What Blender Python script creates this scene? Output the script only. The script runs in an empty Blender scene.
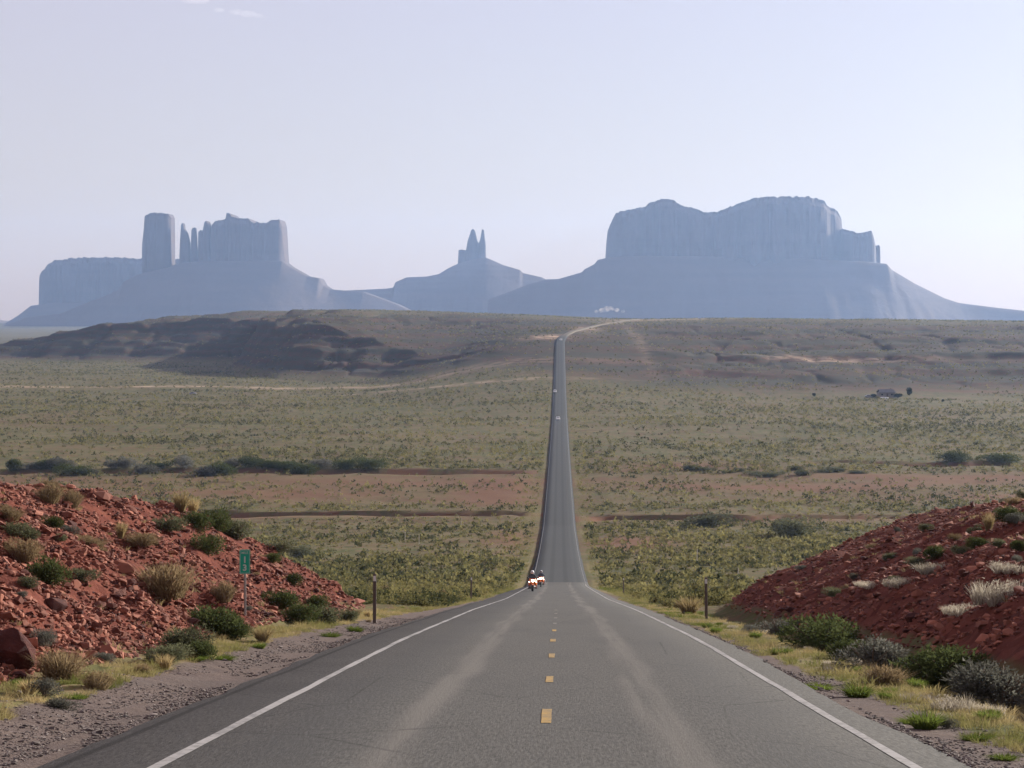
import bpy, math, random
import numpy as np
from mathutils import Vector, Matrix

random.seed(7)
RNG = np.random.default_rng(7)
SC = bpy.context.scene
COL = SC.collection

# ------------------------------------------------------------------ camera, sky, sun, exposure
F = 2200.0                      # focal length in pixels of the 1024 px wide frame
CAM = np.array([0.18, 0.0, 0.0])
PITCH = math.atan((384 - 320) / F)
YAW = math.atan((560 - 512) / F)
cam = bpy.data.objects.new('camera', bpy.data.cameras.new('camera'))
COL.objects.link(cam)
cam.data.sensor_width = 36.0
cam.data.lens = F * 36.0 / 1024.0
cam.data.clip_start = 0.1
cam.data.clip_end = 80000.0
cam.location = CAM
cam.rotation_euler = (math.pi / 2 - PITCH, 0, YAW)
SC.camera = cam

SUN_AZ, SUN_EL = math.radians(46), math.radians(18)
world = bpy.data.worlds.new('World')
SC.world = world
world.use_nodes = True
wt = world.node_tree
sky = wt.nodes.new('ShaderNodeTexSky')
sky.sky_type = 'NISHITA'
sky.sun_disc = False
sky.sun_elevation = SUN_EL
sky.sun_rotation = SUN_AZ
sky.altitude = 1600
sky.air_density = 1.5
sky.dust_density = 5.0
sky.ozone_density = 8.0
bg = wt.nodes['Background']
bg.inputs['Strength'].default_value = 0.075
# thin high veil over the whole sky: the Nishita sky mixed with an even pale lavender
veil = wt.nodes.new('ShaderNodeMix'); veil.data_type = 'RGBA'
veil.inputs[0].default_value = 0.5
wt.links.new(sky.outputs[0], veil.inputs[6])
veil.inputs[7].default_value = (6.0, 4.25, 3.75, 1)
wt.links.new(veil.outputs[2], bg.inputs['Color'])

sun = bpy.data.objects.new('sun', bpy.data.lights.new('sun', 'SUN'))
COL.objects.link(sun)
sun.data.energy = 5.0
sun.data.angle = math.radians(0.5)
sun.data.color = (1.0, 0.93, 0.83)
sv = Vector((math.sin(SUN_AZ) * math.cos(SUN_EL), math.cos(SUN_AZ) * math.cos(SUN_EL), math.sin(SUN_EL)))
sun.rotation_euler = (-sv).to_track_quat('-Z', 'Y').to_euler()
sun.location = sv * 50

SC.view_settings.view_transform = 'Standard'
SC.view_settings.look = 'None'
SC.view_settings.exposure = 1.12
SC.view_settings.gamma = 1.0
SC.view_settings.use_curve_mapping = False
SC.render.engine = 'CYCLES'
SC.cycles.max_bounces = 6
SC.cycles.diffuse_bounces = 3
SC.cycles.volume_bounces = 1
SC.render.filter_size = 1.7

# ------------------------------------------------------------------ helpers
RM = np.array(cam.rotation_euler.to_matrix())


def at(px, py, Y):
    """world point on the ray through a pixel, at forward distance Y"""
    d = RM @ np.array([px - 512.0, 384.0 - py, -F])
    return CAM + d * (Y - CAM[1]) / d[1]


def sstep(x, a, b):
    t = np.clip((np.asarray(x, float) - a) / (b - a), 0, 1)
    return t * t * (3 - 2 * t)


def _h(ix, iy, seed):
    h = (ix.astype(np.int64) * 374761393 + iy.astype(np.int64) * 668265263 + seed * 982451653) & 0xFFFFFFFF
    h = ((h ^ (h >> 13)) * 1274126177) & 0xFFFFFFFF
    h = ((h ^ (h >> 16)) * 2246822519) & 0xFFFFFFFF
    return ((h ^ (h >> 15)) & 0xFFFFFF) / float(0xFFFFFF)


def vnoise(x, y, seed=0):
    x = np.asarray(x, float); y = np.asarray(y, float)
    x, y = np.broadcast_arrays(x, y)
    ix = np.floor(x); iy = np.floor(y)
    fx = x - ix; fy = y - iy
    fx = fx * fx * (3 - 2 * fx); fy = fy * fy * (3 - 2 * fy)
    a = _h(ix, iy, seed); b = _h(ix + 1, iy, seed); c = _h(ix, iy + 1, seed); d = _h(ix + 1, iy + 1, seed)
    return (a + (b - a) * fx) * (1 - fy) + (c + (d - c) * fx) * fy


def fbm(x, y, seed=0, octv=4, gain=0.5):
    s = 0; amp = 1; tot = 0
    for o in range(octv):
        s = s + amp * (vnoise(np.asarray(x) * 2 ** o + 17.3 * o, np.asarray(y) * 2 ** o - 9.1 * o, seed + o) - 0.5)
        tot += amp; amp *= gain
    return 2 * s / tot


def make_mesh(name, V, Fc, smooth=False, tint=None, uvattrs=None):
    """V (n,3); Fc is an int array (m,k) or a list of such arrays"""
    me = bpy.data.meshes.new(name)
    if not isinstance(Fc, list):
        Fc = [Fc]
    Fc = [np.asarray(f, np.int32) for f in Fc if len(f)]
    V = np.asarray(V, np.float32)
    me.vertices.add(len(V))
    me.vertices.foreach_set('co', V.ravel())
    loops = np.concatenate([f.ravel() for f in Fc])
    tot = np.concatenate([np.full(len(f), f.shape[1], np.int32) for f in Fc])
    st = np.concatenate([[0], np.cumsum(tot)[:-1]]).astype(np.int32)
    me.loops.add(len(loops))
    me.loops.foreach_set('vertex_index', loops.astype(np.int32))
    me.polygons.add(len(tot))
    me.polygons.foreach_set('loop_start', st)
    me.polygons.foreach_set('loop_total', tot)
    me.polygons.foreach_set('use_smooth', np.full(len(tot), bool(smooth)))
    if tint is not None:
        a = me.attributes.new('tint', 'FLOAT', 'POINT')
        a.data.foreach_set('value', np.asarray(tint, np.float32))
    for k, v in (uvattrs or {}).items():
        a = me.attributes.new(k, 'FLOAT', 'POINT')
        a.data.foreach_set('value', np.asarray(v, np.float32))
    me.update(calc_edges=True)
    me.validate()
    return me


def link(name, me, mat=None, parent=None, loc=None):
    o = bpy.data.objects.new(name, me)
    COL.objects.link(o)
    if mat is not None and me is not None and len(me.materials) == 0:
        me.materials.append(mat)
    if parent is not None:
        o.parent = parent
    if loc is not None:
        o.location = loc
    return o


def tag(o, label=None, cat=None, group=None, kind=None):
    if label: o['label'] = label
    if cat: o['category'] = cat
    if group: o['group'] = group
    if kind: o['kind'] = kind
    return o


def empty(name, loc=(0, 0, 0), rz=0.0):
    o = bpy.data.objects.new(name, None)
    COL.objects.link(o)
    o.empty_display_size = 0.2
    o.location = loc
    o.rotation_euler = (0, 0, rz)
    return o


def copy_tree(o, parent=None):
    c = o.copy()
    COL.objects.link(c)
    c.parent = parent
    for ch in list(o.children):
        copy_tree(ch, c)
    return c


class MB:
    """collects shapes, then becomes ONE mesh object"""
    def __init__(self):
        self.v = []; self.f = []

    def add(self, vs, fs):
        n = len(self.v)
        self.v += [tuple(p) for p in vs]
        self.f += [tuple(i + n for i in q) for q in fs]
        return self

    def box(self, c, s, bev=0.0, M=None):
        x, y, z = (k / 2 for k in s)
        b = min(bev, x * .9, y * .9, z * .9)
        if b <= 0:
            vs = [(i * x, j * y, k * z) for k in (-1, 1) for j in (-1, 1) for i in (-1, 1)]
            fs = [(0, 2, 3, 1), (4, 5, 7, 6), (0, 1, 5, 4), (2, 6, 7, 3), (0, 4, 6, 2), (1, 3, 7, 5)]
        else:
            def ring(z_, ix, iy):
                xx, yy = x - ix, y - iy
                return [(-xx + b, -yy, z_), (xx - b, -yy, z_), (xx, -yy + b, z_), (xx, yy - b, z_),
                        (xx - b, yy, z_), (-xx + b, yy, z_), (-xx, yy - b, z_), (-xx, -yy + b, z_)]
            vs = ring(-z, b * .8, b * .8) + ring(-z + b, 0, 0) + ring(z - b, 0, 0) + ring(z, b * .8, b * .8)
            fs = [tuple(range(7, -1, -1)), tuple(range(24, 32))]
            for r in range(3):
                for i in range(8):
                    j = (i + 1) % 8
                    fs.append((r * 8 + i, r * 8 + j, r * 8 + 8 + j, r * 8 + 8 + i))
        vs = [Vector(p) for p in vs]
        if M is not None:
            vs = [M @ p for p in vs]
        vs = [p + Vector(c) for p in vs]
        return self.add(vs, fs)

    def tube(self, pts, rad, n=8, caps=True):
        pts = [Vector(p) for p in pts]
        if not hasattr(rad, '__len__'):
            rad = [rad] * len(pts)
        vs = []; fs = []
        for i, p in enumerate(pts):
            t = (pts[min(i + 1, len(pts) - 1)] - pts[max(i - 1, 0)]).normalized()
            a = t.orthogonal().normalized() if i == 0 else (a - t * a.dot(t)).normalized()
            b = t.cross(a)
            for k in range(n):
                an = 2 * math.pi * k / n
                vs.append(p + (a * math.cos(an) + b * math.sin(an)) * rad[i])
        for i in range(len(pts) - 1):
            for k in range(n):
                j = (k + 1) % n
                fs.append((i * n + k, i * n + j, i * n + n + j, i * n + n + k))
        if caps:
            fs.append(tuple(range(n - 1, -1, -1)))
            fs.append(tuple(range((len(pts) - 1) * n, len(pts) * n)))
        return self.add(vs, fs)

    def ring(self, c, R, r, axis='X', n=24, m=8, sy=1.0):
        vs = []; fs = []
        for i in range(n):
            a = 2 * math.pi * i / n
            for k in range(m):
                b = 2 * math.pi * k / m
                q = (R + r * math.cos(b))
                u, v, w = q * math.cos(a), q * math.sin(a), r * math.sin(b) * sy
                vs.append(Vector(c) + (Vector((w, u, v)) if axis == 'X' else Vector((u, w, v))))
        for i in range(n):
            for k in range(m):
                i2, k2 = (i + 1) % n, (k + 1) % m
                fs.append((i * m + k, i2 * m + k, i2 * m + k2, i * m + k2))
        return self.add(vs, fs)

    def ball(self, c, s, n=12, m=8):
        vs = [Vector(c) + Vector((0, 0, -s[2]))]
        for j in range(1, m):
            ph = -math.pi / 2 + math.pi * j / m
            for i in range(n):
                a = 2 * math.pi * i / n
                vs.append(Vector(c) + Vector((s[0] * math.cos(ph) * math.cos(a), s[1] * math.cos(ph) * math.sin(a), s[2] * math.sin(ph))))
        vs.append(Vector(c) + Vector((0, 0, s[2])))
        fs = []
        for i in range(n):
            fs.append((0, 1 + (i + 1) % n, 1 + i))
        for j in range(m - 2):
            for i in range(n):
                a, b = 1 + j * n + i, 1 + j * n + (i + 1) % n
                fs.append((a, b, b + n, a + n))
        t = len(vs) - 1
        for i in range(n):
            fs.append((t, 1 + (m - 2) * n + i, 1 + (m - 2) * n + (i + 1) % n))
        return self.add(vs, fs)

    def loft(self, sections, cap=True):
        n = len(sections[0]); vs = []; fs = []
        for s in sections:
            vs += list(s)
        for r in range(len(sections) - 1):
            for i in range(n):
                j = (i + 1) % n
                fs.append((r * n + i, r * n + j, r * n + n + j, r * n + n + i))
        if cap:
            fs.append(tuple(range(n - 1, -1, -1)))
            fs.append(tuple(range((len(sections) - 1) * n, len(sections) * n)))
        return self.add(vs, fs)

    def build(self, name, mat, parent=None, smooth=False, loc=None):
        me = bpy.data.meshes.new(name)
        me.from_pydata([tuple(p) for p in self.v], [], self.f)
        me.update()
        if smooth:
            me.polygons.foreach_set('use_smooth', [True] * len(me.polygons))
        return link(name, me, mat, parent, loc)


# ------------------------------------------------------------------ materials
class NT:
    def __init__(self, name):
        self.m = bpy.data.materials.new(name)
        self.m.use_nodes = True
        self.t = self.m.node_tree
        self.bsdf = self.t.nodes['Principled BSDF']
        self.out = self.t.nodes['Material Output']
        self.bsdf.inputs['Roughness'].default_value = 0.9
        self.bsdf.inputs['Specular IOR Level'].default_value = 0.2

    def n(self, typ, **kw):
        x = self.t.nodes.new(typ)
        for k, v in kw.items():
            setattr(x, k, v)
        return x

    def put(self, sock, v):
        if isinstance(v, bpy.types.NodeSocket):
            self.t.links.new(v, sock)
        elif isinstance(v, (tuple, list)) and len(v) == 3 and sock.type == 'RGBA':
            sock.default_value = (*v, 1)
        else:
            sock.default_value = v

    def math(self, op, a, b=None, clamp=False):
        x = self.n('ShaderNodeMath', operation=op, use_clamp=clamp)
        self.put(x.inputs[0], a)
        if b is not None:
            self.put(x.inputs[1], b)
        return x.outputs[0]

    def mix(self, fac, a, b):
        x = self.n('ShaderNodeMix', data_type='RGBA')
        self.put(x.inputs[0], fac); self.put(x.inputs[6], a); self.put(x.inputs[7], b)
        return x.outputs[2]

    def pos(self):
        return self.n('ShaderNodeNewGeometry').outputs['Position']

    def scaled(self, vec, s):
        x = self.n('ShaderNodeVectorMath', operation='MULTIPLY')
        self.put(x.inputs[0], vec); x.inputs[1].default_value = s
        return x.outputs[0]

    def noise(self, vec, scale, detail=4.0, rough=0.55, dist=0.0):
        x = self.n('ShaderNodeTexNoise')
        self.put(x.inputs['Vector'], vec)
        x.inputs['Scale'].default_value = scale
        x.inputs['Detail'].default_value = detail
        x.inputs['Roughness'].default_value = rough
        x.inputs['Distortion'].default_value = dist
        return x.outputs['Fac']

    def ramp(self, v, a, b):
        x = self.n('ShaderNodeMapRange', interpolation_type='SMOOTHSTEP')
        self.put(x.inputs[0], v); x.inputs[1].default_value = a; x.inputs[2].default_value = b
        return x.outputs[0]

    def attr(self, name):
        return self.n('ShaderNodeAttribute', attribute_name=name).outputs['Fac']

    def sep(self, vec):
        x = self.n('ShaderNodeSeparateXYZ'); self.put(x.inputs[0], vec)
        return x.outputs

    def bump(self, h, strength, dist):
        x = self.n('ShaderNodeBump')
        self.put(x.inputs['Height'], h)
        x.inputs['Strength'].default_value = strength; x.inputs['Distance'].default_value = dist
        self.t.links.new(x.outputs[0], self.bsdf.inputs['Normal'])

    def dim(self, c, f):
        x = self.n('ShaderNodeMix', data_type='RGBA', blend_type='MULTIPLY')
        x.inputs[0].default_value = 1.0; self.put(x.inputs[6], c); x.inputs[7].default_value = (f, f, f, 1) if not hasattr(f, '__len__') else (*f, 1)
        return x.outputs[2]

    def color(self, c, f=1.0):
        self.put(self.bsdf.inputs['Base Color'], c if f == 1.0 else self.dim(c, f))


def simple(name, col, rough=0.6, metal=0.0, var=0.12, scale=30.0, spec=0.4):
    k = NT(name)
    nz = k.noise(k.n('ShaderNodeTexCoord').outputs['Object'], scale, 5)
    k.color(k.mix(nz, tuple(c * (1 - var) for c in col), tuple(min(1, c * (1 + var)) for c in col)))
    k.bsdf.inputs['Roughness'].default_value = rough
    k.bsdf.inputs['Metallic'].default_value = metal
    k.bsdf.inputs['Specular IOR Level'].default_value = spec
    return k.m


def leafy(name, dark, light, transl=0.45, f=0.9):
    """thin leaves and blades: colour varies from leaf to leaf by a stored random value"""
    k = NT(name)
    t = k.attr('tint')
    c = k.mix(t, dark, light)
    info = k.n('ShaderNodeObjectInfo').outputs['Random']
    hsv = k.n('ShaderNodeHueSaturation')
    k.put(hsv.inputs['Color'], c)
    k.put(hsv.inputs['Value'], k.math('ADD', k.math('MULTIPLY', info, 0.5), 0.75))
    c = k.dim(hsv.outputs[0], f)
    d = k.n('ShaderNodeBsdfDiffuse'); tr = k.n('ShaderNodeBsdfTranslucent'); mx = k.n('ShaderNodeMixShader')
    k.put(d.inputs['Color'], c); k.put(tr.inputs['Color'], c)
    mx.inputs[0].default_value = transl
    k.t.links.new(d.outputs[0], mx.inputs[1]); k.t.links.new(tr.outputs[0], mx.inputs[2])
    k.t.links.new(mx.outputs[0], k.out.inputs['Surface'])
    return k.m


def ground_material():
    k = NT('desert_ground')
    p = k.pos()
    red, grav, verge, scarp = k.attr('red'), k.attr('gravel'), k.attr('verge'), k.attr('scarp')
    n_big = k.noise(p, 0.012, 5, 0.6)
    n_mid = k.noise(p, 0.07, 5, 0.6)
    n_pl = k.noise(p, 0.42, 4, 0.65)
    n_fine = k.noise(p, 2.6, 5, 0.7)
    n_tiny = k.noise(p, 14.0, 4, 0.7)
    soil = k.mix(k.ramp(n_mid, 0.35, 0.65), (0.23, 0.142, 0.088), (0.28, 0.215, 0.125))
    soil = k.mix(k.math('MULTIPLY', k.ramp(n_fine, 0.5, 0.75), 0.5), soil, (0.20, 0.095, 0.062))
    n_fl = k.noise(k.scaled(p, (0.22, 0.028, 0.0)), 1.0, 4, 0.7)
    scrub = k.mix(k.ramp(n_pl, 0.35, 0.7), (0.105, 0.116, 0.05), (0.205, 0.205, 0.085))
    scrub = k.mix(k.ramp(n_fine, 0.4, 0.7), scrub, (0.15, 0.152, 0.06))
    n_str = k.noise(k.scaled(p, (0.006, 0.035, 0.0)), 1.0, 5, 0.65)
    n_big = k.math('ADD', k.math('MULTIPLY', n_big, 0.5), k.math('MULTIPLY', n_str, 0.5))
    cover = k.math('ADD', k.ramp(n_pl, 0.42, 0.58), k.math('MULTIPLY', k.math('SUBTRACT', n_big, 0.465), 3.4), True)
    cover = k.math('MULTIPLY', cover, k.math('SUBTRACT', 1.0, k.math('MULTIPLY', red, 1.15), True))
    cover = k.math('MULTIPLY', cover, k.math('ADD', 0.35, k.math('MULTIPLY', k.ramp(n_fl, 0.36, 0.56), 0.65)), True)
    scrub = k.mix(k.math('MULTIPLY', k.ramp(n_fl, 0.5, 0.68), 0.6), scrub, (0.085, 0.095, 0.05))
    soil = k.mix(k.math('MULTIPLY', red, 0.8, True), soil, (0.27, 0.125, 0.08))
    c = k.mix(cover, soil, scrub)
    # scarp: bands of red and grey-purple ledges with sparse scrub
    z = k.sep(p)[2]
    band = k.math('SINE', k.math('ADD', k.math('MULTIPLY', z, 0.9), k.math('MULTIPLY', n_mid, 9.0)))
    rock = k.mix(k.ramp(band, -0.6, 0.9), (0.15, 0.058, 0.046), (0.085, 0.064, 0.058))
    rock = k.mix(k.math('MULTIPLY', k.ramp(k.math('ADD', n_pl, k.math('MULTIPLY', n_big, 0.5)), 0.62, 0.85), 0.8), rock, (0.07, 0.075, 0.044))
    c = k.mix(k.math('MULTIPLY', scarp, k.ramp(n_mid, 0.15, 0.42)), c, rock)
    c = k.dim(c, (0.465, 0.49, 0.445))
    # banks: broken red rock
    vor = k.n('ShaderNodeTexVoronoi', feature='F1'); k.put(vor.inputs['Vector'], p); vor.inputs['Scale'].default_value = 2.6
    chips = k.sep(vor.outputs['Color'])[0]
    bank = k.mix(chips, (0.115, 0.038, 0.029), (0.25, 0.095, 0.066))
    bank = k.mix(k.ramp(n_fine, 0.45, 0.75), bank, (0.165, 0.058, 0.043))
    bank = k.mix(k.math('MULTIPLY', k.ramp(n_tiny, 0.5, 0.7), 0.35), bank, (0.31, 0.15, 0.11))
    bank = k.dim(bank, (0.61, 0.54, 0.53))
    bk = k.attr('bank')
    c = k.mix(k.ramp(k.math('ADD', bk, k.math('MULTIPLY', k.math('SUBTRACT', n_mid, 0.5), 0.5)), 0.35, 0.6), c, bank)
    # verge: straw litter and green
    vg = k.mix(k.ramp(n_fine, 0.38, 0.62), (0.33, 0.245, 0.135), (0.16, 0.175, 0.05))
    vg = k.mix(k.ramp(n_tiny, 0.45, 0.7), vg, (0.22, 0.15, 0.09))
    vg = k.dim(vg, 0.66)
    c = k.mix(k.ramp(k.math('ADD', verge, k.math('MULTIPLY', k.math('SUBTRACT', n_fine, 0.5), 0.8)), 0.3, 0.7), c, vg)
    gv = k.mix(n_tiny, (0.085, 0.066, 0.06), (0.19, 0.15, 0.135))
    gv = k.mix(k.ramp(n_fine, 0.4, 0.8), gv, (0.15, 0.115, 0.095))
    gv = k.dim(gv, 0.80)
    gv = k.mix(k.math('MULTIPLY', k.ramp(n_pl, 0.45, 0.7), 0.5), gv, (0.08, 0.07, 0.066))
    c = k.mix(k.ramp(k.math('ADD', grav, k.math('MULTIPLY', k.math('SUBTRACT', n_fine, 0.5), 0.7)), 0.35, 0.65), c, gv)
    k.color(c)
    k.bsdf.inputs['Roughness'].default_value = 1.0
    k.bsdf.inputs['Specular IOR Level'].default_value = 0.05
    h = k.math('ADD', k.math('MULTIPLY', n_fine, 0.35), k.math('MULTIPLY', n_tiny, 0.18))
    k.bump(h, 0.8, 0.2)
    return k.m


def rock_material(name, dark, light, scale=1.0):
    k = NT(name)
    p = k.n('ShaderNodeTexCoord').outputs['Object']
    w = k.pos()
    a = k.noise(p, 3.0 * scale, 6, 0.65); b = k.noise(w, 14.0 * scale, 5, 0.7)
    info = k.n('ShaderNodeObjectInfo').outputs['Random']
    f = k.math('ADD', k.math('MULTIPLY', k.ramp(a, 0.3, 0.7), 0.6), k.math('MULTIPLY', info, 0.4))
    c = k.mix(f, dark, light)
    c = k.mix(k.math('MULTIPLY', k.ramp(b, 0.52, 0.72), 0.4), c, tuple(min(1, x * 1.35) for x in light))
    k.color(c, 0.72)
    k.bump(k.math('ADD', a, b), 0.8, 0.06)
    return k.m


def rubble_material():
    k = NT('rubble_rock')
    t = k.attr('tint'); b = k.noise(k.pos(), 9.0, 4, 0.7)
    c = k.mix(t, (0.06, 0.019, 0.016), (0.42, 0.165, 0.105))
    c = k.mix(k.math('MULTIPLY', k.ramp(b, 0.5, 0.7), 0.4), c, (0.24, 0.10, 0.072))
    k.color(c, 0.74)
    return k.m


def mesa_material():
    k = NT('mesa_sandstone')
    p = k.pos()
    str_ = k.noise(k.scaled(p, (0.0015, 0.0015, 0.035)), 1.0, 5, 0.6)
    ver = k.noise(k.scaled(p, (0.03, 0.03, 0.002)), 1.0, 4, 0.6)
    fine = k.noise(p, 0.03, 5, 0.65)
    c = k.mix(k.ramp(str_, 0.35, 0.65), (0.080, 0.052, 0.044), (0.098, 0.062, 0.052))
    c = k.mix(k.math('MULTIPLY', k.ramp(ver, 0.45, 0.7), 0.5), c, (0.075, 0.05, 0.043))
    c = k.mix(k.math('MULTIPLY', k.ramp(fine, 0.5, 0.8), 0.3), c, (0.13, 0.09, 0.07))
    k.color(c, 0.8)
    k.bump(k.math('ADD', k.math('MULTIPLY', ver, 1.0), fine), 0.35, 6.0)
    return k.m


def road_material():
    k = NT('asphalt')
    p = k.pos(); x, y, _ = k.sep(p)
    tiny = k.ramp(k.math('ADD', k.math('MULTIPLY', k.noise(p, 24.0, 4, 0.85), .5), k.math('MULTIPLY', k.noise(k.scaled(p, (30.0, 3.5, 0.0)), 1.0, 3, 0.8), .5)), .34, .66); fine = k.noise(p, 5.0, 5, 0.75)
    streak = k.noise(k.scaled(p, (2.2, 0.05, 0.0)), 1.0, 5, 0.6)
    wob = k.math('MULTIPLY', k.math('SUBTRACT', k.noise(k.scaled(p, (0.0, 0.06, 0.0)), 1.0, 3), 0.5), 0.9)
    patch = k.noise(k.scaled(p, (0.5, 0.12, 0.0)), 1.0, 4, 0.6)
    old = k.mix(tiny, (0.062, 0.059, 0.056), (0.20, 0.19, 0.178))
    old = k.mix(k.math('MULTIPLY', k.ramp(fine, 0.35, 0.75), 0.35), old, (0.145, 0.137, 0.128))
    old = k.mix(k.math('MULTIPLY', k.ramp(patch, 0.45, 0.72), 0.45), old, (0.098, 0.095, 0.095))
    ax = k.math('ABSOLUTE', k.math('ADD', x, wob))
    # worn pale scuff along the inside of each lane
    d = k.math('ABSOLUTE', k.math('SUBTRACT', ax, 1.35))
    sc = k.math('SUBTRACT', 1.0, k.ramp(d, 0.05, 0.36))
    sc = k.math('MULTIPLY', sc, k.ramp(streak, 0.30, 0.62))
    old = k.mix(k.math('MULTIPLY', sc, 0.75), old, (0.235, 0.215, 0.195))
    lane = k.math('SUBTRACT', 1.0, k.ramp(k.math('ABSOLUTE', k.math('SUBTRACT', ax, 2.35)), 0.1, 0.7))
    old = k.mix(k.math('MULTIPLY', lane, 0.30), old, (0.088, 0.088, 0.09))
    # fine tar-dark cracks
    vor = k.n('ShaderNodeTexVoronoi', feature='DISTANCE_TO_EDGE')
    k.put(vor.inputs['Vector'], k.scaled(p, (0.42, 0.17, 0.0))); vor.inputs['Scale'].default_value = 1.0
    crack = k.math('SUBTRACT', 1.0, k.ramp(k.math('ADD', vor.outputs['Distance'], k.math('MULTIPLY', fine, 0.03)), 0.016, 0.022))
    old = k.mix(k.math('MULTIPLY', crack, k.math('MULTIPLY', k.ramp(patch, 0.42, 0.6), 0.6)), old, (0.05, 0.048, 0.046))
    new = k.mix(tiny, (0.055, 0.058, 0.061), (0.092, 0.096, 0.099))
    wt_ = k.math('SUBTRACT', 1.0, k.ramp(k.math('ABSOLUTE', k.math('SUBTRACT', k.math('ABSOLUTE', k.math('SUBTRACT', k.math('ABSOLUTE', x), 1.75)), 0.85)), 0.15, 0.45))
    new = k.mix(k.math('MULTIPLY', wt_, 0.6), new, (0.046, 0.049, 0.052))
    c = k.mix(k.ramp(y, 266.0, 268.0), old, new)
    c = k.mix(k.ramp(y, 1660.0, 1780.0), c, (0.27, 0.225, 0.17))
    seam = k.math('SUBTRACT', 1.0, k.ramp(k.math('ABSOLUTE', k.math('ADD', k.math('ADD', x, 4.12), k.math('MULTIPLY', wob, 0.35))), 0.02, 0.07))
    c = k.mix(k.math('MULTIPLY', seam, k.math('MULTIPLY', k.ramp(y, 130.0, 70.0), 0.75)), c, (0.045, 0.042, 0.04))
    k.color(k.dim(c, (0.535, 0.55, 0.55)))
    k.bsdf.inputs['Roughness'].default_value = 0.95
    k.bsdf.inputs['Specular IOR Level'].default_value = 0.08
    k.bump(k.math('ADD', tiny, fine), 0.35, 0.012)
    return k.m


def paint_material(name, col, under, wear):
    k = NT(name)
    p = k.pos()
    a = k.noise(p, 9.0, 6, 0.75); b = k.noise(k.scaled(p, (1.0, 0.25, 0)), 1.4, 4, 0.6)
    f = k.ramp(k.math('ADD', k.math('MULTIPLY', a, 0.6), k.math('MULTIPLY', b, 0.4)), wear - 0.1, wear + 0.1)
    k.color(k.mix(f, col, under), 0.75)
    k.bsdf.inputs['Roughness'].default_value = 0.75
    return k.m


M = {}
M['ground'] = ground_material()
M['road'] = road_material()
M['white_line'] = paint_material('white_line_paint', (0.33, 0.32, 0.31), (0.13, 0.127, 0.122), 0.53)
M['far_line'] = paint_material('worn_white_paint', (0.19, 0.19, 0.19), (0.075, 0.078, 0.08), 0.55)
M['yellow_line'] = paint_material('yellow_line_paint', (0.40, 0.25, 0.055), (0.17, 0.13, 0.075), 0.50)
M['yellow_worn'] = paint_material('worn_yellow_paint', (0.16, 0.13, 0.075), (0.10, 0.097, 0.092), 0.47)
M['mesa'] = mesa_material()
M['rock'] = rock_material('red_rock', (0.0902, 0.0312, 0.0238), (0.246, 0.0984, 0.0672))
M['boulder'] = rock_material('dark_red_rock', (0.06, 0.018, 0.016), (0.14, 0.045, 0.035), 1.6)
M['rubble'] = rubble_material()
M['sage'] = leafy('sagebrush_leaf', (0.0612, 0.0684, 0.036), (0.144, 0.1476, 0.0864))
M['green'] = leafy('dark_shrub_leaf', (0.036, 0.049, 0.0187), (0.0828, 0.0972, 0.0374))
M['dry'] = leafy('dry_twig', (0.1445, 0.102, 0.0553), (0.289, 0.221, 0.1275))
M['straw'] = leafy('straw_blade', (0.255, 0.187, 0.085), (0.476, 0.3825, 0.204))
M['pale'] = leafy('pale_seedhead', (0.255, 0.2167, 0.1573), (0.561, 0.51, 0.4165))
M['bright'] = leafy('fresh_green_blade', (0.085, 0.1318, 0.0238), (0.204, 0.2465, 0.0595))
M['grey'] = leafy('grey_shrub_leaf', (0.072, 0.0756, 0.0612), (0.1656, 0.162, 0.1368))
M['scrub'] = leafy('scrub_leaf', (0.045, 0.052, 0.024), (0.26, 0.235, 0.095), 0.35, 0.8)
M['grass'] = leafy('verge_blade', (0.1066, 0.1353, 0.0287), (0.4264, 0.3362, 0.1722), 0.35)
M['stem'] = simple('woody_stem', (0.13, 0.095, 0.065), 0.9)
M['sign_green'] = simple('sign_green', (0.0, 0.33, 0.215), 0.45, var=0.06)
M['sign_white'] = simple('sign_white', (0.42, 0.56, 0.50), 0.5, var=0.04)
M['galv'] = simple('galvanised_steel', (0.30, 0.30, 0.29), 0.5, 0.6)
M['post_dark'] = simple('weathered_brown_post', (0.10, 0.075, 0.06), 0.85)
M['reflector'] = simple('reflector_white', (0.7, 0.7, 0.66), 0.35)
M['fence_post'] = simple('pale_weathered_post', (0.38, 0.34, 0.28), 0.85)
M['tyre'] = simple('tyre_rubber', (0.02, 0.02, 0.02), 0.8)
M['rim'] = simple('rim_metal', (0.45, 0.45, 0.46), 0.3, 0.8)
M['chrome'] = simple('engine_metal', (0.35, 0.35, 0.35), 0.3, 0.9)
M['black'] = simple('black_paint', (0.018, 0.018, 0.02), 0.4)
M['orange'] = simple('orange_paint', (0.75, 0.17, 0.03), 0.3)
M['white_paint'] = simple('white_paint', (0.78, 0.78, 0.77), 0.3, var=0.03)
M['grey_paint'] = simple('grey_paint', (0.25, 0.26, 0.28), 0.35)
M['jacket'] = simple('dark_jacket', (0.03, 0.03, 0.035), 0.8)
M['jacket_blue'] = simple('navy_jacket', (0.03, 0.04, 0.07), 0.8)
M['skin'] = simple('skin', (0.45, 0.27, 0.2), 0.6)
M['glass'] = simple('dark_glass', (0.03, 0.035, 0.04), 0.1, spec=0.6)
M['roof'] = simple('grey_shingle', (0.12, 0.12, 0.13), 0.9)
M['wall'] = simple('house_wall', (0.22, 0.19, 0.17), 0.9)
M['bark'] = simple('bark', (0.09, 0.065, 0.05), 0.95)
M['juniper'] = leafy('juniper_leaf', (0.02, 0.03, 0.014), (0.055, 0.07, 0.03), 0.2)


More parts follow.
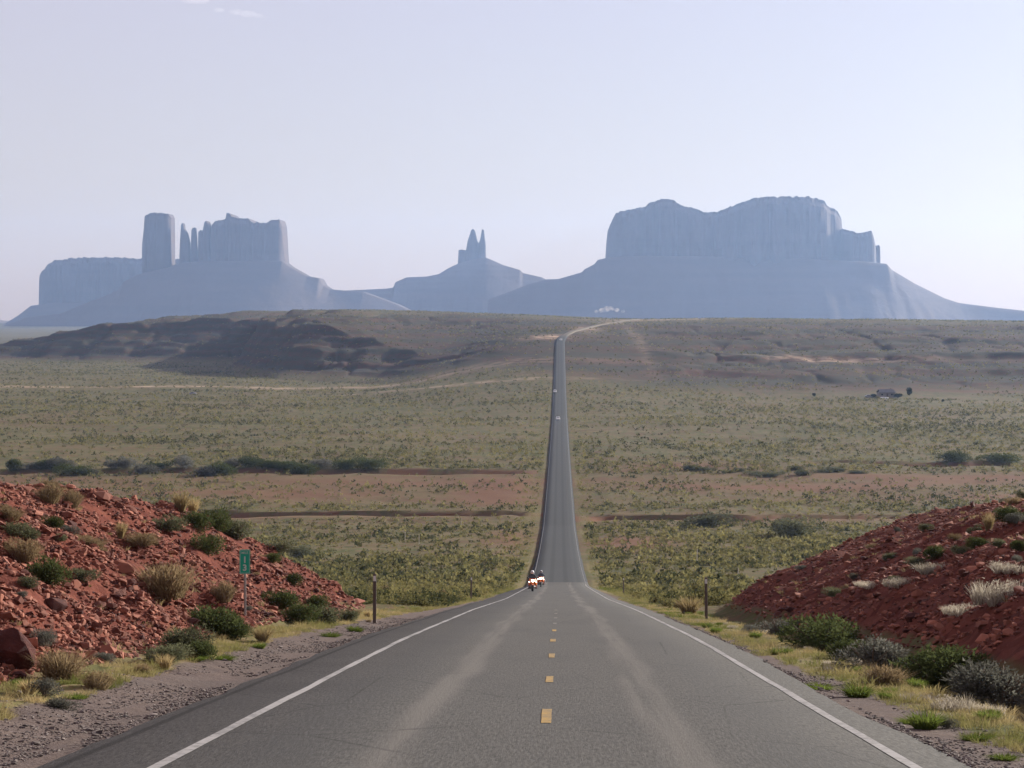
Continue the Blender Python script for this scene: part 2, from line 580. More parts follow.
def lamp_material():
    k = NT('headlamp_lit')
    k.bsdf.inputs['Base Color'].default_value = (0.9, 0.88, 0.8, 1)
    k.bsdf.inputs['Emission Color'].default_value = (1.0, 0.93, 0.8, 1)
    k.bsdf.inputs['Emission Strength'].default_value = 9.0
    return k.m


M['lamp'] = lamp_material()

# ------------------------------------------------------------------ terrain functions
_py = np.array([-80, 0, 48, 87, 140, 217, 255, 280, 320, 384, 476, 618, 786, 1030, 1240, 1450, 1650, 1800, 2100, 2600, 2900, 3400])
_pz = np.array([6.84, -1.8, -7.0, -11.5, -17.8, -26.6, -30.9, -33.0, -36.0, -40.0, -44.6, -46.0, -46.3, -45.5, -39.5, -28.5, -14.5, -9.0, -4.2, 0.8, 2.0, 1.0])
_ty = np.arange(-80, 3400, 1.0)
_tz = np.interp(_ty, _py, _pz)
_k = np.hanning(23); _k /= _k.sum()
_tz = np.convolve(np.pad(_tz, 11, mode='reflect', reflect_type='odd'), _k, 'valid')
_tx = np.interp(_ty, [-80, 1630, 1720, 2100, 2600, 3400], [0, 0, 3.5, 38, 86, 160])
_kk = np.hanning(61); _kk /= _kk.sum()
_tx = np.convolve(np.pad(_tx, 30, mode='edge'), _kk, 'valid')


def road_z(Y): return np.interp(Y, _ty, _tz)
def road_x(Y): return np.interp(Y, _ty, _tx)


def base_curve(X, Y):
    a = X + 25 * fbm(X / 90.0, Y * 0 + 3.0, 41, 3)
    return np.interp(a, [-2500, -720, -480, -345, -300, -265, -230, -150, -70, 0, 90, 300, 900, 2500],
                     [2700, 2450, 2320, 2300, 1960, 1800, 1690, 1610, 1480, 1330, 1230, 1240, 1270, 1400])


def scarp_parts(X, Y):
    d = Y - base_curve(X, Y) + 60 * fbm(X / 150.0, Y / 260.0, 51, 4)
    left = sstep(-X, 60, 230)
    g_r = np.interp(d, [0, 120, 320, 560, 800, 1100, 1700], [0, 0.10, 0.42, 0.68, 0.84, 0.95, 1.0])
    g_l = np.interp(d, [0, 50, 120, 175, 200, 300, 480, 900, 1300], [0, 0.12, 0.42, 0.58, 0.76, 0.82, 0.90, 0.98, 1.0])
    g = g_r * (1 - left) + g_l * left
    top = 0 + np.interp(X, [-2500, -760, -690, -610, -530, -415, -300, -150, 0, 100, 300, 600, 2500],
                    [-44, -38, -29, -11, 5, 15.5, 13.5, 11, 6, 4, 1.5, -1.0, -3])
    return g, top


def terrain(X, Y, want_masks=False):
    X = np.asarray(X, float); Y = np.asarray(Y, float)
    rx, rz = road_x(Y), road_z(Y)
    dx = X - rx; adx = np.abs(dx)
    floor = road_z(np.minimum(Y, 1030.0))
    away = sstep(adx, 6, 60)
    g, top = scarp_parts(X, Y)
    und = fbm(X / 85.0, Y / 120.0, 1, 4) * 1.9 * away * sstep(Y, 60, 260) + fbm(X / 9.0, Y / 9.0, 5, 3) * 0.28 * sstep(adx, 5, 12)
    nat = floor + (top - floor) * g + und
    wl = sstep(g, 0.02, 0.2) * (1 - sstep(g, 0.9, 1.0))
    ph = (nat + 4 * fbm(X / 120., Y / 160., 61, 4))
    led_w = np.clip(.5 + 1.2 * fbm(X / 90., Y / 130., 63, 3), 0, 1)
    nat = nat + wl * led_w * (1.9 * np.sin(ph * 2 * math.pi / 8.5) + 0.6 * np.sin(ph * 2 * math.pi / 3.1))
    gully = 1 - np.abs(fbm(X / 55. + .25 * fbm(X / 30., Y / 60., 73, 3), Y / 260., 75, 4)) * 2.2
    lf = .65 + .5 * sstep(-X, 60, 230)
    nat = nat - wl * lf * 4.0 * np.clip(gully, 0, 1) ** 3
    nat = nat + wl * lf * 1.9 * fbm(X / 30., Y / 45., 71, 5, .6)
    # beyond the plateau the land stays low and then lifts a little to the horizon
    far = sstep(Y, 3200, 5200)
    nat = nat * (1 - far) + far * (-34 + 30 * sstep(Y, 6000, 14000) + 4 * fbm(X / 600., Y / 600., 81, 3))
    # washes
    def wash(Yc, x0, x1, depth, w):
        yc = Yc + 9 * fbm(X / 40., X * 0 + Yc, 91, 3)
        e = np.abs(Y - yc) / w
        m = sstep(X, x0 - 15, x0 + 5) * (1 - sstep(X, x1 - 5, x1 + 15))
        return -depth * m * (1 - sstep(e, 0.55, 1.0))
    carve = wash(512, -260, -13, 3.8, 7) + wash(498, 12, 34, 4.0, 7) + wash(505, 38, 120, 1.6, 5) + wash(668, -420, -18, 3.0, 11) + wash(700, 90, 420, 2.4, 10)
    nat = nat + carve
    # banks of the road cutting
    yl = 1 - sstep(Y + 1.5 * fbm(X / 3., Y / 3., 13, 2) + 0.25 * (X + 7), 84, 95)
    yr = 1 - sstep(Y + 1.2 * fbm(X / 3., Y / 3., 15, 2) - 0.10 * (X - 7), 91, 97)
    tl = -X - 7.0 + 0.9 * fbm(Y / 9., X * 0, 21, 3)
    tr = X - 6.9 + 0.6 * fbm(Y / 9., X * 0, 23, 3)
    hl = np.interp(tl, [-1, 0, 1, 5.6, 7.0, 12, 60], [0, 0.04, 0.55, 3.45, 3.65, 3.8, 4.6])
    hr = np.interp(tr, [-1, -.3, 0.3, 1.2, 3.6, 7.4, 9.5, 14, 60], [0, 0.03, 0.46, 1.05, 2.2, 3.72, 3.9, 4.05, 4.5])
    bl = sstep(tl, -0.3, 1.2) * yl; br = sstep(tr, -0.5, 0.7) * yr
    rough_l = fbm(X / 3.2, Y / 3.2, 31, 3) * 0.55 + fbm(X / 0.9, Y / 0.9, 33, 3, 0.6) * 0.22
    led = np.abs(fbm(X / 1.6 + Y / 5.0, Y / 2.2, 35, 3)) * 0.35
    rough_r = fbm(X / 3.0, Y / 3.0, 37, 3) * 0.34 + fbm(X / 0.8, Y / 0.8, 39, 3) * 0.12
    nat = nat + hl * yl + hr * yr + bl * (rough_l - led) + br * rough_r
    # ditch on the right, rough verge
    nat = nat - 0.28 * np.exp(-((X - 6.1) / 0.8) ** 2) * yr
    nat = nat + 0.09 * fbm(X / 0.7, Y / 0.7, 43, 3) * sstep(adx, 4.6, 5.4) * (1 - sstep(Y, 120, 250))
    # road formation
    shelf = rz - (0.05 + 0.30 * sstep(Y, 120, 300)) - 0.012 * adx * (1 - sstep(Y, 100, 200))
    wide = 4.9 + 1.2 * sstep(Y, 200, 400)
    bl_w = sstep(adx, wide, wide + 1.5 + 0.012 * np.maximum(Y - 60, 0) + 110 * sstep(Y, 900, 1250))
    z = shelf * (1 - bl_w) + nat * bl_w
    z = z - 0.35 * (1 - sstep(adx, 2.9, 3.6)) * (Y < 3300)
    if not want_masks:
        return z
    bank = np.maximum(bl, br)
    patch = np.zeros_like(X)
    for (cx, cy, ax, ay, s) in ((-17, 585, 14, 55, 1.1), (13, 405, 9, 30, 1.1), (-9, 425, 5, 45, .9), (70, 610, 60, 22, .6),
                                (-60, 600, 60, 45, .55), (60, 500, 50, 15, .7), (-90, 505, 110, 9, .6), (40, 690, 26, 25, .9), (150, 640, 110, 18, .6),
                                (-8, 300, 3, 40, .4), (220, 1330, 70, 14, 1.1), (150, 560, 60, 14, .7), (-140, 615, 100, 30, .5)):
        patch = np.maximum(patch, s * np.exp(-(((X - cx) / ax) ** 2 + ((Y - cy) / ay) ** 2)))
    sand = np.zeros_like(X)
    for (cx, cy, ax, ay, s) in ((-260, 1480, 210, 26, 1.0), (120, 2560, 70, 90, 1.0), (22, 1900, 12, 120, .8), (55, 2250, 14, 130, .8), (80, 2500, 14, 110, .8), (-60, 1330, 70, 10, .8), (-10, 1700, 16, 40, 1.2), (190, 1560, 60, 15, .7), (60, 1750, 5, 300, .3)):
        sand = np.maximum(sand, s * np.exp(-(((X - cx) / ax) ** 2 + ((Y - cy) / ay) ** 2)))
    red = np.clip(patch + 0.9 * (carve < -0.25) + 0.55 * sstep(Y, 520, 570) * (1 - sstep(Y, 640, 690)) * np.clip(.6 + fbm(X / 60., Y / 30., 147, 3), 0, 1), 0, 1)
    edge = 4.25 + 0.5 * (X > 0) * -1 + 0.0
    grav_l = (X < 0) * (1 - sstep(adx, 5.6 - 0.8 * sstep(Y, 50, 120), 6.7 - 1.5 * sstep(Y, 50, 120)))
    grav_r = (X >= 0) * (1 - sstep(adx, 4.0 + .45 * (1 - sstep(Y, 24, 45)), 4.5 + .45 * (1 - sstep(Y, 24, 45))))
    gravel = np.where(Y < 3300, np.maximum(grav_l * (1 - 0.95 * sstep(Y, 190, 290)), grav_r * (1 - 0.95 * sstep(Y, 190, 290))), 0)
    vo = np.where(X > 0, 5.4, 6.5) + 0.6 * sstep(Y, 95, 120)
    vw = sstep(adx, 3.6, 4.4) * (1 - sstep(adx, vo, vo + 0.9 + 3 * sstep(Y, 100, 300)))
    verge = vw * (1 - 0.55 * sstep(Y, 130, 400)) * (1 - sstep(Y, 500, 1400)) * np.clip(.75 + .9 * fbm(X / 4., Y / 25., 145, 4), 0, 1.1)
    scarp = np.clip(sstep(g, 0.01, 0.12) * (1 - 0.75 * sstep(g, 0.86, 0.98)), 0, 1) * (1 - far)
    return z, dict(bank=bank, red=red, gravel=gravel, verge=verge, scarp=scarp, sand=np.clip(sand, 0, 1))


def tz(x, y):
    return float(terrain(np.array([x]), np.array([y]))[0])


_marchY = np.concatenate([np.arange(16, 130, 0.15), np.arange(130, 900, 0.7), np.arange(900, 3000, 2.5)])


def hit(px, py):
    """where the ray through a pixel of the view first meets the terrain"""
    d = RM @ np.array([px - 512.0, 384.0 - py, -F])
    X = CAM[0] + d[0] / d[1] * _marchY; Z = CAM[2] + d[2] / d[1] * _marchY
    T = terrain(X, _marchY)
    i = np.argmax(Z < T)
    if not (Z < T).any():
        return None
    return np.array([X[i], _marchY[i], T[i]])


# ------------------------------------------------------------------ ground sheet
def build_ground():
    rows = np.concatenate([np.linspace(-70, 12, 24, endpoint=False), np.geomspace(12, 110, 330, endpoint=False),
                           np.geomspace(110, 1200, 430, endpoint=False), np.linspace(1200, 3000, 430, endpoint=False),
                           np.geomspace(3000, 11300, 60)])
    nc = 760
    t = np.linspace(-1, 1, nc)
    u = np.sign(t) * (0.55 * np.abs(t) + 0.45 * np.abs(t) ** 3)
    half = 24 + 0.44 * np.maximum(rows, 0) + 3000 * sstep(rows, 3200, 9000)
    Y = np.repeat(rows[:, None], nc, 1)
    X = half[:, None] * u[None, :] + road_x(rows)[:, None] * (np.abs(u) < 0.3)[None, :] * 0
    Z, msk = terrain(X.ravel(), Y.ravel(), True)
    V = np.stack([X.ravel(), Y.ravel(), Z], 1)
    i = np.arange(len(rows) * nc).reshape(len(rows), nc)
    Fq = np.stack([i[:-1, :-1].ravel(), i[:-1, 1:].ravel(), i[1:, 1:].ravel(), i[1:, :-1].ravel()], 1)
    me = make_mesh('ground', V, Fq, True, None, msk)
    o = link('ground', me, M['ground'])
    tag(o, 'red desert ground with grey green scrub sloping into a wide valley', 'ground', kind='structure')


# sand tint joins the ground material (pale bare sand)
_k2 = M['ground'].node_tree
_b = _k2.nodes['Principled BSDF']
_src = _b.inputs['Base Color'].links[0].from_socket
_a = _k2.nodes.new('ShaderNodeAttribute'); _a.attribute_name = 'sand'
_nz = _k2.nodes.new('ShaderNodeTexNoise'); _nz.inputs['Scale'].default_value = 0.09; _nz.inputs['Detail'].default_value = 5
_geo = _k2.nodes.new('ShaderNodeNewGeometry'); _k2.links.new(_geo.outputs['Position'], _nz.inputs['Vector'])
_mr = _k2.nodes.new('ShaderNodeMapRange'); _mr.inputs[1].default_value = 0.38; _mr.inputs[2].default_value = 0.62
_k2.links.new(_nz.outputs['Fac'], _mr.inputs[0])
_mm = _k2.nodes.new('ShaderNodeMath'); _mm.operation = 'MULTIPLY'
_k2.links.new(_a.outputs['Fac'], _mm.inputs[0]); _k2.links.new(_mr.outputs[0], _mm.inputs[1])
_mx = _k2.nodes.new('ShaderNodeMix'); _mx.data_type = 'RGBA'
_k2.links.new(_mm.outputs[0], _mx.inputs[0]); _k2.links.new(_src, _mx.inputs[6]); _mx.inputs[7].default_value = (0.40, 0.29, 0.20, 1)
_k2.links.new(_mx.outputs[2], _b.inputs['Base Color'])

build_ground()


# ------------------------------------------------------------------ road and markings
def ribbon(name, offs, dz, ys, mat, parent=None, smooth=True, wob=0.0):
    """offs: list of lateral offsets, dz: heights above the road surface"""
    ys = np.asarray(ys, float)
    rx, rz = road_x(ys), road_z(ys)
    n = len(offs)
    V = np.zeros((len(ys), n, 3))
    for j in range(n):
        w = wob * (fbm(ys / 2.3, ys * 0 + j * 7.7, 101 + j, 4)) if wob else 0
        V[:, j, 0] = rx + offs[j] + w; V[:, j, 1] = ys; V[:, j, 2] = rz + dz[j]
    i = np.arange(len(ys) * n).reshape(len(ys), n)
    Fq = np.stack([i[:-1, :-1].ravel(), i[:-1, 1:].ravel(), i[1:, 1:].ravel(), i[1:, :-1].ravel()], 1)
    return link(name, make_mesh(name, V.reshape(-1, 3), Fq, smooth), mat, parent)


ys_road = np.concatenate([np.arange(-60, 130, 0.5), np.arange(130, 600, 1.0), np.arange(600, 2700, 3.0)])
yr_ = ys_road
ROAD = ribbon('road', [-4.62, -4.32, -1.7, 0, 1.7, 3.72, 4.0], [-0.3, 0.0, 0.0, 0.0, 0.0, 0.0, -0.3], ys_road, M['road'], wob=0.0)
# ragged edge of the asphalt
_rv = ROAD.data
_co = np.zeros(len(_rv.vertices) * 3, np.float32); _rv.vertices.foreach_get('co', _co); _co = _co.reshape(-1, 7, 3)
for j, sd in ((0, 3), (1, 3), (5, 9), (6, 9)):
    _co[:, j, 0] += (0.10 * fbm(yr_ / 1.7, yr_ * 0, sd, 4) + 0.14 * fbm(yr_ / 14, yr_ * 0, sd + 1, 3)) * (1 if j in (0, 1) else 0.7)
_nar = sstep(yr_, 190, 262)
for j in (0, 1):
    _co[:, j, 0] += 0.78 * _nar
for j in (5, 6):
    _co[:, j, 0] -= 0.20 * _nar
_thin = sstep(yr_, 1650, 1760)
_co[:, :, 0] = road_x(yr_)[:, None] + (_co[:, :, 0] - road_x(yr_)[:, None]) * (1 - .35 * _thin)[:, None]
_co[:, 0, 2] -= 0.5 * sstep(yr_, 150, 300); _co[:, 6, 2] -= 0.5 * sstep(yr_, 150, 300)
_co[:, 0, 0] -= 0.05 * sstep(yr_, 150, 300); _co[:, 6, 0] += 0.05 * sstep(yr_, 150, 300)
_rv.vertices.foreach_set('co', _co.ravel()); _rv.update()
tag(ROAD, 'straight two lane grey asphalt road running down into the valley', 'road', kind='structure')

ribbon('edge_line', [-3.33, -3.22], [0.005, 0.005], ys_road[ys_road < 262], M['white_line'], ROAD, wob=0.022)
ribbon('edge_line', [3.18, 3.28], [0.005, 0.005], ys_road[ys_road < 262], M['white_line'], ROAD, wob=0.022)
ribbon('edge_line', [-3.32, -3.23], [0.006, 0.006], ys_road[(ys_road > 262) & (ys_road < 1600)], M['far_line'], ROAD)
ribbon('edge_line', [3.22, 3.31], [0.006, 0.006], ys_road[(ys_road > 262) & (ys_road < 1600)], M['far_line'], ROAD)
for q in range(11):
    y0 = 8.15 + 7.8 * q
    ribbon('centre_dash', [-0.02, 0.09], [0.006, 0.006], np.linspace(y0, y0 + (2.2 if q < 3 else 1.6), 8), M['yellow_line'] if q < 7 else M['yellow_worn'], ROAD, wob=0.02)

# ------------------------------------------------------------------ buttes and mesas
def sil(pts, D):
    w = np.array([at(px, py, D) for px, py in pts])
    return w[:, 0], w[:, 2]


def talus_mesh(pts, D, w0, slope, seed, base=-75.0, ext=0):
    xs, zs = sil(pts, D)
    X = np.linspace(xs[0], xs[-1], 420)
    T = np.interp(X, xs, zs)
    R = (T.max() - base) / slope + w0
    t = np.concatenate([-np.geomspace(R, 8, 46), [0], np.geomspace(8, R, 20)])
    XX, TT = np.meshgrid(X, t, indexing='ij')
    gul = 1 + 0.05 * fbm(XX / 70., TT / 400., seed, 4)
    fall = np.maximum(0, np.abs(TT) - w0)
    kw = np.hanning(91); kw /= kw.sum()
    Ts = np.convolve(np.pad(T, 45, mode='edge'), kw, 'valid')
    bl_ = sstep(fall, 0, 170)
    H = T[:, None] * (1 - bl_) + Ts[:, None] * bl_ - fall * slope * gul - 5 * sstep(fall, 0, 120) * (np.abs(fbm(XX / 160., TT / 160., seed + 5, 3)))
    led = 1.2 * np.sin(H * 2 * math.pi / 26.0) * sstep(fall, 10, 60)
    H = H + led
    H = np.maximum(H, base - 20)
    V = np.stack([XX.ravel(), (D + TT).ravel(), H.ravel()], 1)
    n = len(t)
    i = np.arange(len(X) * n).reshape(len(X), n)
    Fq = np.stack([i[:-1, :-1].ravel(), i[1:, :-1].ravel(), i[1:, 1:].ravel(), i[:-1, 1:].ravel()], 1)
    return make_mesh('talus', V, Fq, True)


def cliff_mesh(pts, D, W, basepy, seed, dt=0.0, amp=0.07, taper=0.12, nx=None):
    """vertical-sided rock: silhouette pts, half depth W, flared foot"""
    xs, zs = sil(pts, D)
    zb = at(pts[0][0], basepy, D)[2]
    nx = nx or max(16, int((pts[-1][0] - pts[0][0]) * 2.4))
    x = np.linspace(xs[0], xs[-1], nx)
    H = np.interp(x, xs, zs)
    # keep the exact corner points too
    x = np.unique(np.concatenate([x, xs])); H = np.interp(x, xs, zs)
    xc, hx = (x[0] + x[-1]) / 2, (x[-1] - x[0]) / 2
    cell = np.floor((x - x[0]) / (D * 3.1 / F)); inner = sstep(np.minimum(x - x[0], x[-1] - x), 0, hx * .12)
    H = H + inner * (D / F) * (1.5 * (_h(cell, cell * 0 + seed, 5) - .6) + 0.9 * (_h(np.floor((x - x[0]) / (D * 1.3 / F)), cell * 0 + seed, 6) - .6))
    dt = dt + .55 * W
    e = np.clip(np.abs((x - xc) / hx), 0, 1)
    w = W * (0.32 + 0.68 * (1 - e ** 4) ** 0.5)
    wf = w * (1 + amp * 2.2 * fbm(x / (hx * .16 + 14), x * 0, seed, 4)); wb = w * (1 + amp * 2.2 * fbm(x / (hx * .16 + 14), x * 0, seed + 9, 4))
    px = np.concatenate([x, x[::-1]]); pt = np.concatenate([-wf, wb[::-1]]); pH = np.concatenate([H, H[::-1]])
    n = len(px)
    rings = []
    fr = [0, .12, .25, .4, .55, .68, .80, .9, .96, 1.0]
    for f in fr:
        infl = 1 + taper * (1 - f) + 0.5 * amp * fbm(px / 30., f * 5 + px * 0, seed + 3, 3) * (f < 0.99) - 0.05 * (f > .95)
        z = zb + (pH - zb) * f
        rings.append(np.stack([px, D + dt + pt * infl, z], 1))
    for s in (.75, .45, .15, 0.0):
        rings.append(np.stack([px, D + dt + pt * .95 * s, pH + (0 if s == 0 else -1) * np.abs(3 * fbm(px / 20., s + px * 0, seed + 4, 2))], 1))
    V = np.concatenate(rings)
    nr = len(rings)
    i = np.arange(nr * n).reshape(nr, n)
    j = np.roll(i, -1, 1)
    Fq = np.stack([i[:-1].ravel(), j[:-1].ravel(), j[1:].ravel(), i[1:].ravel()], 1)
    return make_mesh('cliff', V, Fq, False)


def landform(name, label, cat, tal, pieces):
    o = link(name, tal, M['mesa'])
    tag(o, label, cat, kind='structure')
    for nm, me in pieces:
        link(nm, me, M['mesa'], o)
    return o


D0 = 10400
landform('mesa', 'long flat topped pale blue mesa standing behind the left butte', 'mesa',
         talus_mesh([(-30, 336), (8, 326), (25, 316), (38, 306), (60, 303), (180, 303), (215, 318), (240, 330)], D0, 150, 0.6, 201),
         [('cliff', cliff_mesh([(37.5, 305), (39, 276), (41.5, 272), (50, 264.7), (55, 260.7), (66, 259), (100, 257.4), (126, 257.7), (141, 259), (172, 258.6), (185, 259.5), (200, 275)], D0, 200, 312, 203))])
landform('mesa', 'tiny distant mesa sliver at the far left of the horizon', 'mesa',
         talus_mesh([(-60, 318), (-20, 319), (3, 321), (8, 324), (14, 331)], 10900, 150, 0.5, 207), [])
D1 = 9000
landform('butte', 'castle like butte group on a dark slope with a square tower on its left', 'butte',
         talus_mesh([(-70, 344), (0, 329), (8, 325.5), (33, 317), (66, 313.5), (83, 306), (113, 294.5), (123, 289.6), (128, 282), (141, 275), (172, 268), (181, 264), (200, 262), (285, 261.3), (292.2, 267), (308.8, 276.3), (322, 278.6), (325.4, 285.6), (332, 289.6), (345, 290.6), (365, 292), (400, 305), (440, 325)], D1, 90, 0.55, 211),
         [('tower', cliff_mesh([(141.5, 272), (142, 246.4), (144.8, 229.8), (146, 216.5), (149.4, 214.2), (161, 212.9), (169.3, 213.9), (171.3, 217.2), (170.9, 239.8), (171.5, 259.7), (172.7, 268)], D1, 75, 282, 213)),
          ('spire', cliff_mesh([(179.0, 266), (180.3, 239.8), (181.3, 225.2), (182.5, 223.6), (183.6, 224.4), (184.2, 229), (186.6, 233), (188.4, 238), (189.6, 243), (190.0, 264)], D1, 22, 274, 215, nx=20)),
          ('spire', cliff_mesh([(189.4, 266), (190.2, 240), (190.7, 229.8), (191.9, 227.1), (194.2, 227.1), (195.0, 236), (195.4, 246.4), (196.9, 266)], D1, 20, 274, 217, dt=25, nx=16)),
          ('crag', cliff_mesh([(197.6, 266), (198.9, 231.5), (201.5, 229.8), (203.3, 232), (205.2, 223.2), (206.9, 221.2), (208.5, 226.5), (210.2, 231.5), (212, 262)], D1, 55, 276, 219, nx=26)),
          ('cliff', cliff_mesh([(208.5, 264), (210.5, 231), (212.5, 224.8), (217.5, 221.5), (222, 221), (227.2, 219.2), (228.1, 214.2), (231.2, 214.2), (233.4, 217.5), (241, 218.6), (249, 218.2), (254, 222.5), (262, 222.6), (267.3, 223.8), (270, 222), (274, 219.8), (280, 219.2), (282.2, 226.5), (283, 238), (283.9, 251.4), (285.5, 264)], D1, 130, 278, 221))])
D2 = 9600
landform('butte', 'small central butte crowned with two thin upright spires', 'butte',
         talus_mesh([(300, 300), (340, 290.9), (363.4, 290), (386.9, 288.8), (394.2, 287.8), (396.3, 282.5), (407.4, 277.6), (427.9, 276.7), (439.6, 274.3), (448.4, 268.8), (457.8, 264.4), (472, 260), (486, 258), (488, 258.5), (504, 265.5), (520.2, 270.2), (523, 273.2), (542.1, 277.6), (546.5, 279.9), (556, 280.2), (575, 284), (640, 310)], D2, 60, 0.55, 231),
         [('spire', cliff_mesh([(457.6, 266), (458.7, 250.3), (462, 249.4), (466, 250.3), (468, 240), (470, 235), (471.3, 230.4), (473, 228.6), (474.6, 230.4), (477.1, 240), (478.8, 243.4), (480, 262)], D2, 42, 270, 233, nx=30)),
          ('spire', cliff_mesh([(477.6, 262), (479.2, 243), (480.6, 238.6), (481.3, 234), (482.1, 229.2), (483.8, 229.0), (484.6, 236), (485.6, 243), (486.2, 262)], D2, 28, 270, 235, dt=-12, nx=18))])
D3 = 8500
landform('butte', 'massive broad butte with two humps on top right of the road', 'butte',
         talus_mesh([(490, 300), (530, 285), (546.5, 280.2), (558.3, 279.9), (581.7, 273.2), (583.2, 270.8), (594.3, 265), (596.3, 261.4), (606, 259.1), (640, 257), (720, 258), (800, 260), (860, 263), (879.5, 265), (884, 270.6), (906.6, 284.2), (936, 298.7), (949.7, 303.2), (986, 307.8), (1024, 311.9), (1090, 317), (1160, 323)], D3, 200, 0.55, 241),
         [('cliff', cliff_mesh([(606.5, 262), (608.1, 238.6), (609.6, 227), (613, 219), (615.6, 213.2), (628, 210.6), (641.6, 208.5), (649, 204), (655.2, 201.3), (663.3, 199.9), (672.4, 201.3), (676, 204), (680, 206.3), (693.7, 210.8), (705, 214), (716.3, 213), (725, 209.6), (732.2, 206.3), (745, 202), (754.8, 199.5), (786.6, 198.6), (808.3, 198.6), (816, 200), (822.8, 202.7), (825, 207.2), (836.4, 210.8), (841.8, 218.5), (843.2, 227.6), (845, 262)], D3, 330, 275, 243, amp=0.12)),
          ('crag', cliff_mesh([(838, 262), (840, 229), (847.7, 232.1), (853, 234), (859, 233.5), (867.2, 232.1), (869.5, 237), (871.7, 243.4), (873.6, 249), (874.4, 266)], D3, 120, 278, 245, dt=-60, nx=44)),
          ('spire', cliff_mesh([(872.6, 266), (874.0, 249), (876.3, 244.8), (878, 245.2), (879, 248), (879.9, 268)], D3, 40, 280, 247, dt=-20, nx=14))])


# ------------------------------------------------------------------ plants: meshes of unit width
def leaf_cloud(n, seed, size=0.05, h=0.72, up=0.3, lobes=5, fill=0.5, long=1.6):
    """many small leaf faces spread through several lobes above a common foot"""
    r = np.random.default_rng(seed)
    cen = np.stack([r.uniform(-.26, .26, lobes), r.uniform(-.26, .26, lobes), r.uniform(.25, .55, lobes) * h], 1)
    rad = r.uniform(.17, .30, lobes)
    k = r.integers(0, lobes, n)
    d = r.normal(size=(n, 3)); d /= np.linalg.norm(d, axis=1)[:, None]
    rr = (fill + (1 - fill) * r.random(n)) ** 0.6
    p = cen[k] + d * rad[k][:, None] * rr[:, None] * np.array([1, 1, .95 * h / .72])
    p[:, 2] = np.abs(p[:, 2])
    ax = d * (1 - up) + np.array([0, 0, up]) + r.normal(size=(n, 3)) * .45
    ax /= np.linalg.norm(ax, axis=1)[:, None]
    sd = np.cross(ax, r.normal(size=(n, 3))); sd /= np.linalg.norm(sd, axis=1)[:, None]
    s = size * r.uniform(.6, 1.5, n)[:, None]
    V = np.stack([p - sd * s * .5, p + ax * s * long * .5 - sd * s * .15, p + ax * s * long, p + sd * s * .5], 1).reshape(-1, 3)
    Fq = np.arange(n * 4).reshape(n, 4)
    tn = np.repeat(np.clip(r.normal(.5, .25, n) , 0, 1), 4)
    return V, Fq, tn


def blade_tuft(n, seed, h=0.8, w=0.02, lean=0.45, root=0.12, tip=0.0):
    r = np.random.default_rng(seed)
    a = r.uniform(0, 2 * math.pi, n); q = root * np.sqrt(r.random(n))
    b = np.stack([q * np.cos(a), q * np.sin(a), np.zeros(n)], 1)
    le = lean * r.random(n) ** .7; a2 = a + r.normal(0, .5, n)
    hh = h * r.uniform(.5, 1.0, n)
    tipv = b + np.stack([np.cos(a2) * le, np.sin(a2) * le, hh * (1 - .3 * le)], 1)
    mid = b * .5 + tipv * .5 + np.stack([0 * a, 0 * a, .10 * hh], 1) - np.stack([np.cos(a2) * le, np.sin(a2) * le, 0 * a], 1) * .12
    ang = r.uniform(0, math.pi, n)
    sd = np.stack([np.cos(ang), np.sin(ang), 0 * ang], 1) * w
    V = np.stack([b - sd, b + sd, mid + sd * .9, mid - sd * .9, tipv + sd * (.12 + tip), tipv - sd * (.12 + tip)], 1).reshape(-1, 3)
    i = np.arange(n)[:, None] * 6
    Fq = np.concatenate([i + np.array([[0, 1, 2, 3]]), i + np.array([[3, 2, 4, 5]])])
    tn = np.repeat(np.clip(r.normal(.5, .28, n), 0, 1), 6)
    return V, Fq, tn


def join(*parts):
    V = []; Fq = []; T = []; n = 0
    for v, f, t in parts:
        V.append(v); Fq.append(f + n); T.append(t); n += len(v)
    return np.concatenate(V), np.concatenate(Fq), np.concatenate(T)


def stems_mesh(seed, n=9, h=0.5):
    r = random.Random(seed); m = MB()
    for i in range(n):
        a = 2 * math.pi * (i + r.random()) / n; q = r.uniform(.12, .34)
        m.tube([(0.02 * math.cos(a), 0.02 * math.sin(a), -0.08), (q * .4 * math.cos(a), q * .4 * math.sin(a), h * .45),
                (q * math.cos(a + .2), q * math.sin(a + .2), h * r.uniform(.75, 1.05))], [0.018, 0.012, 0.004], 5)
    me = bpy.data.meshes.new('stem')
    me.from_pydata([tuple(p) for p in m.v], [], m.f); me.update()
    me.materials.append(M['stem'])
    return me


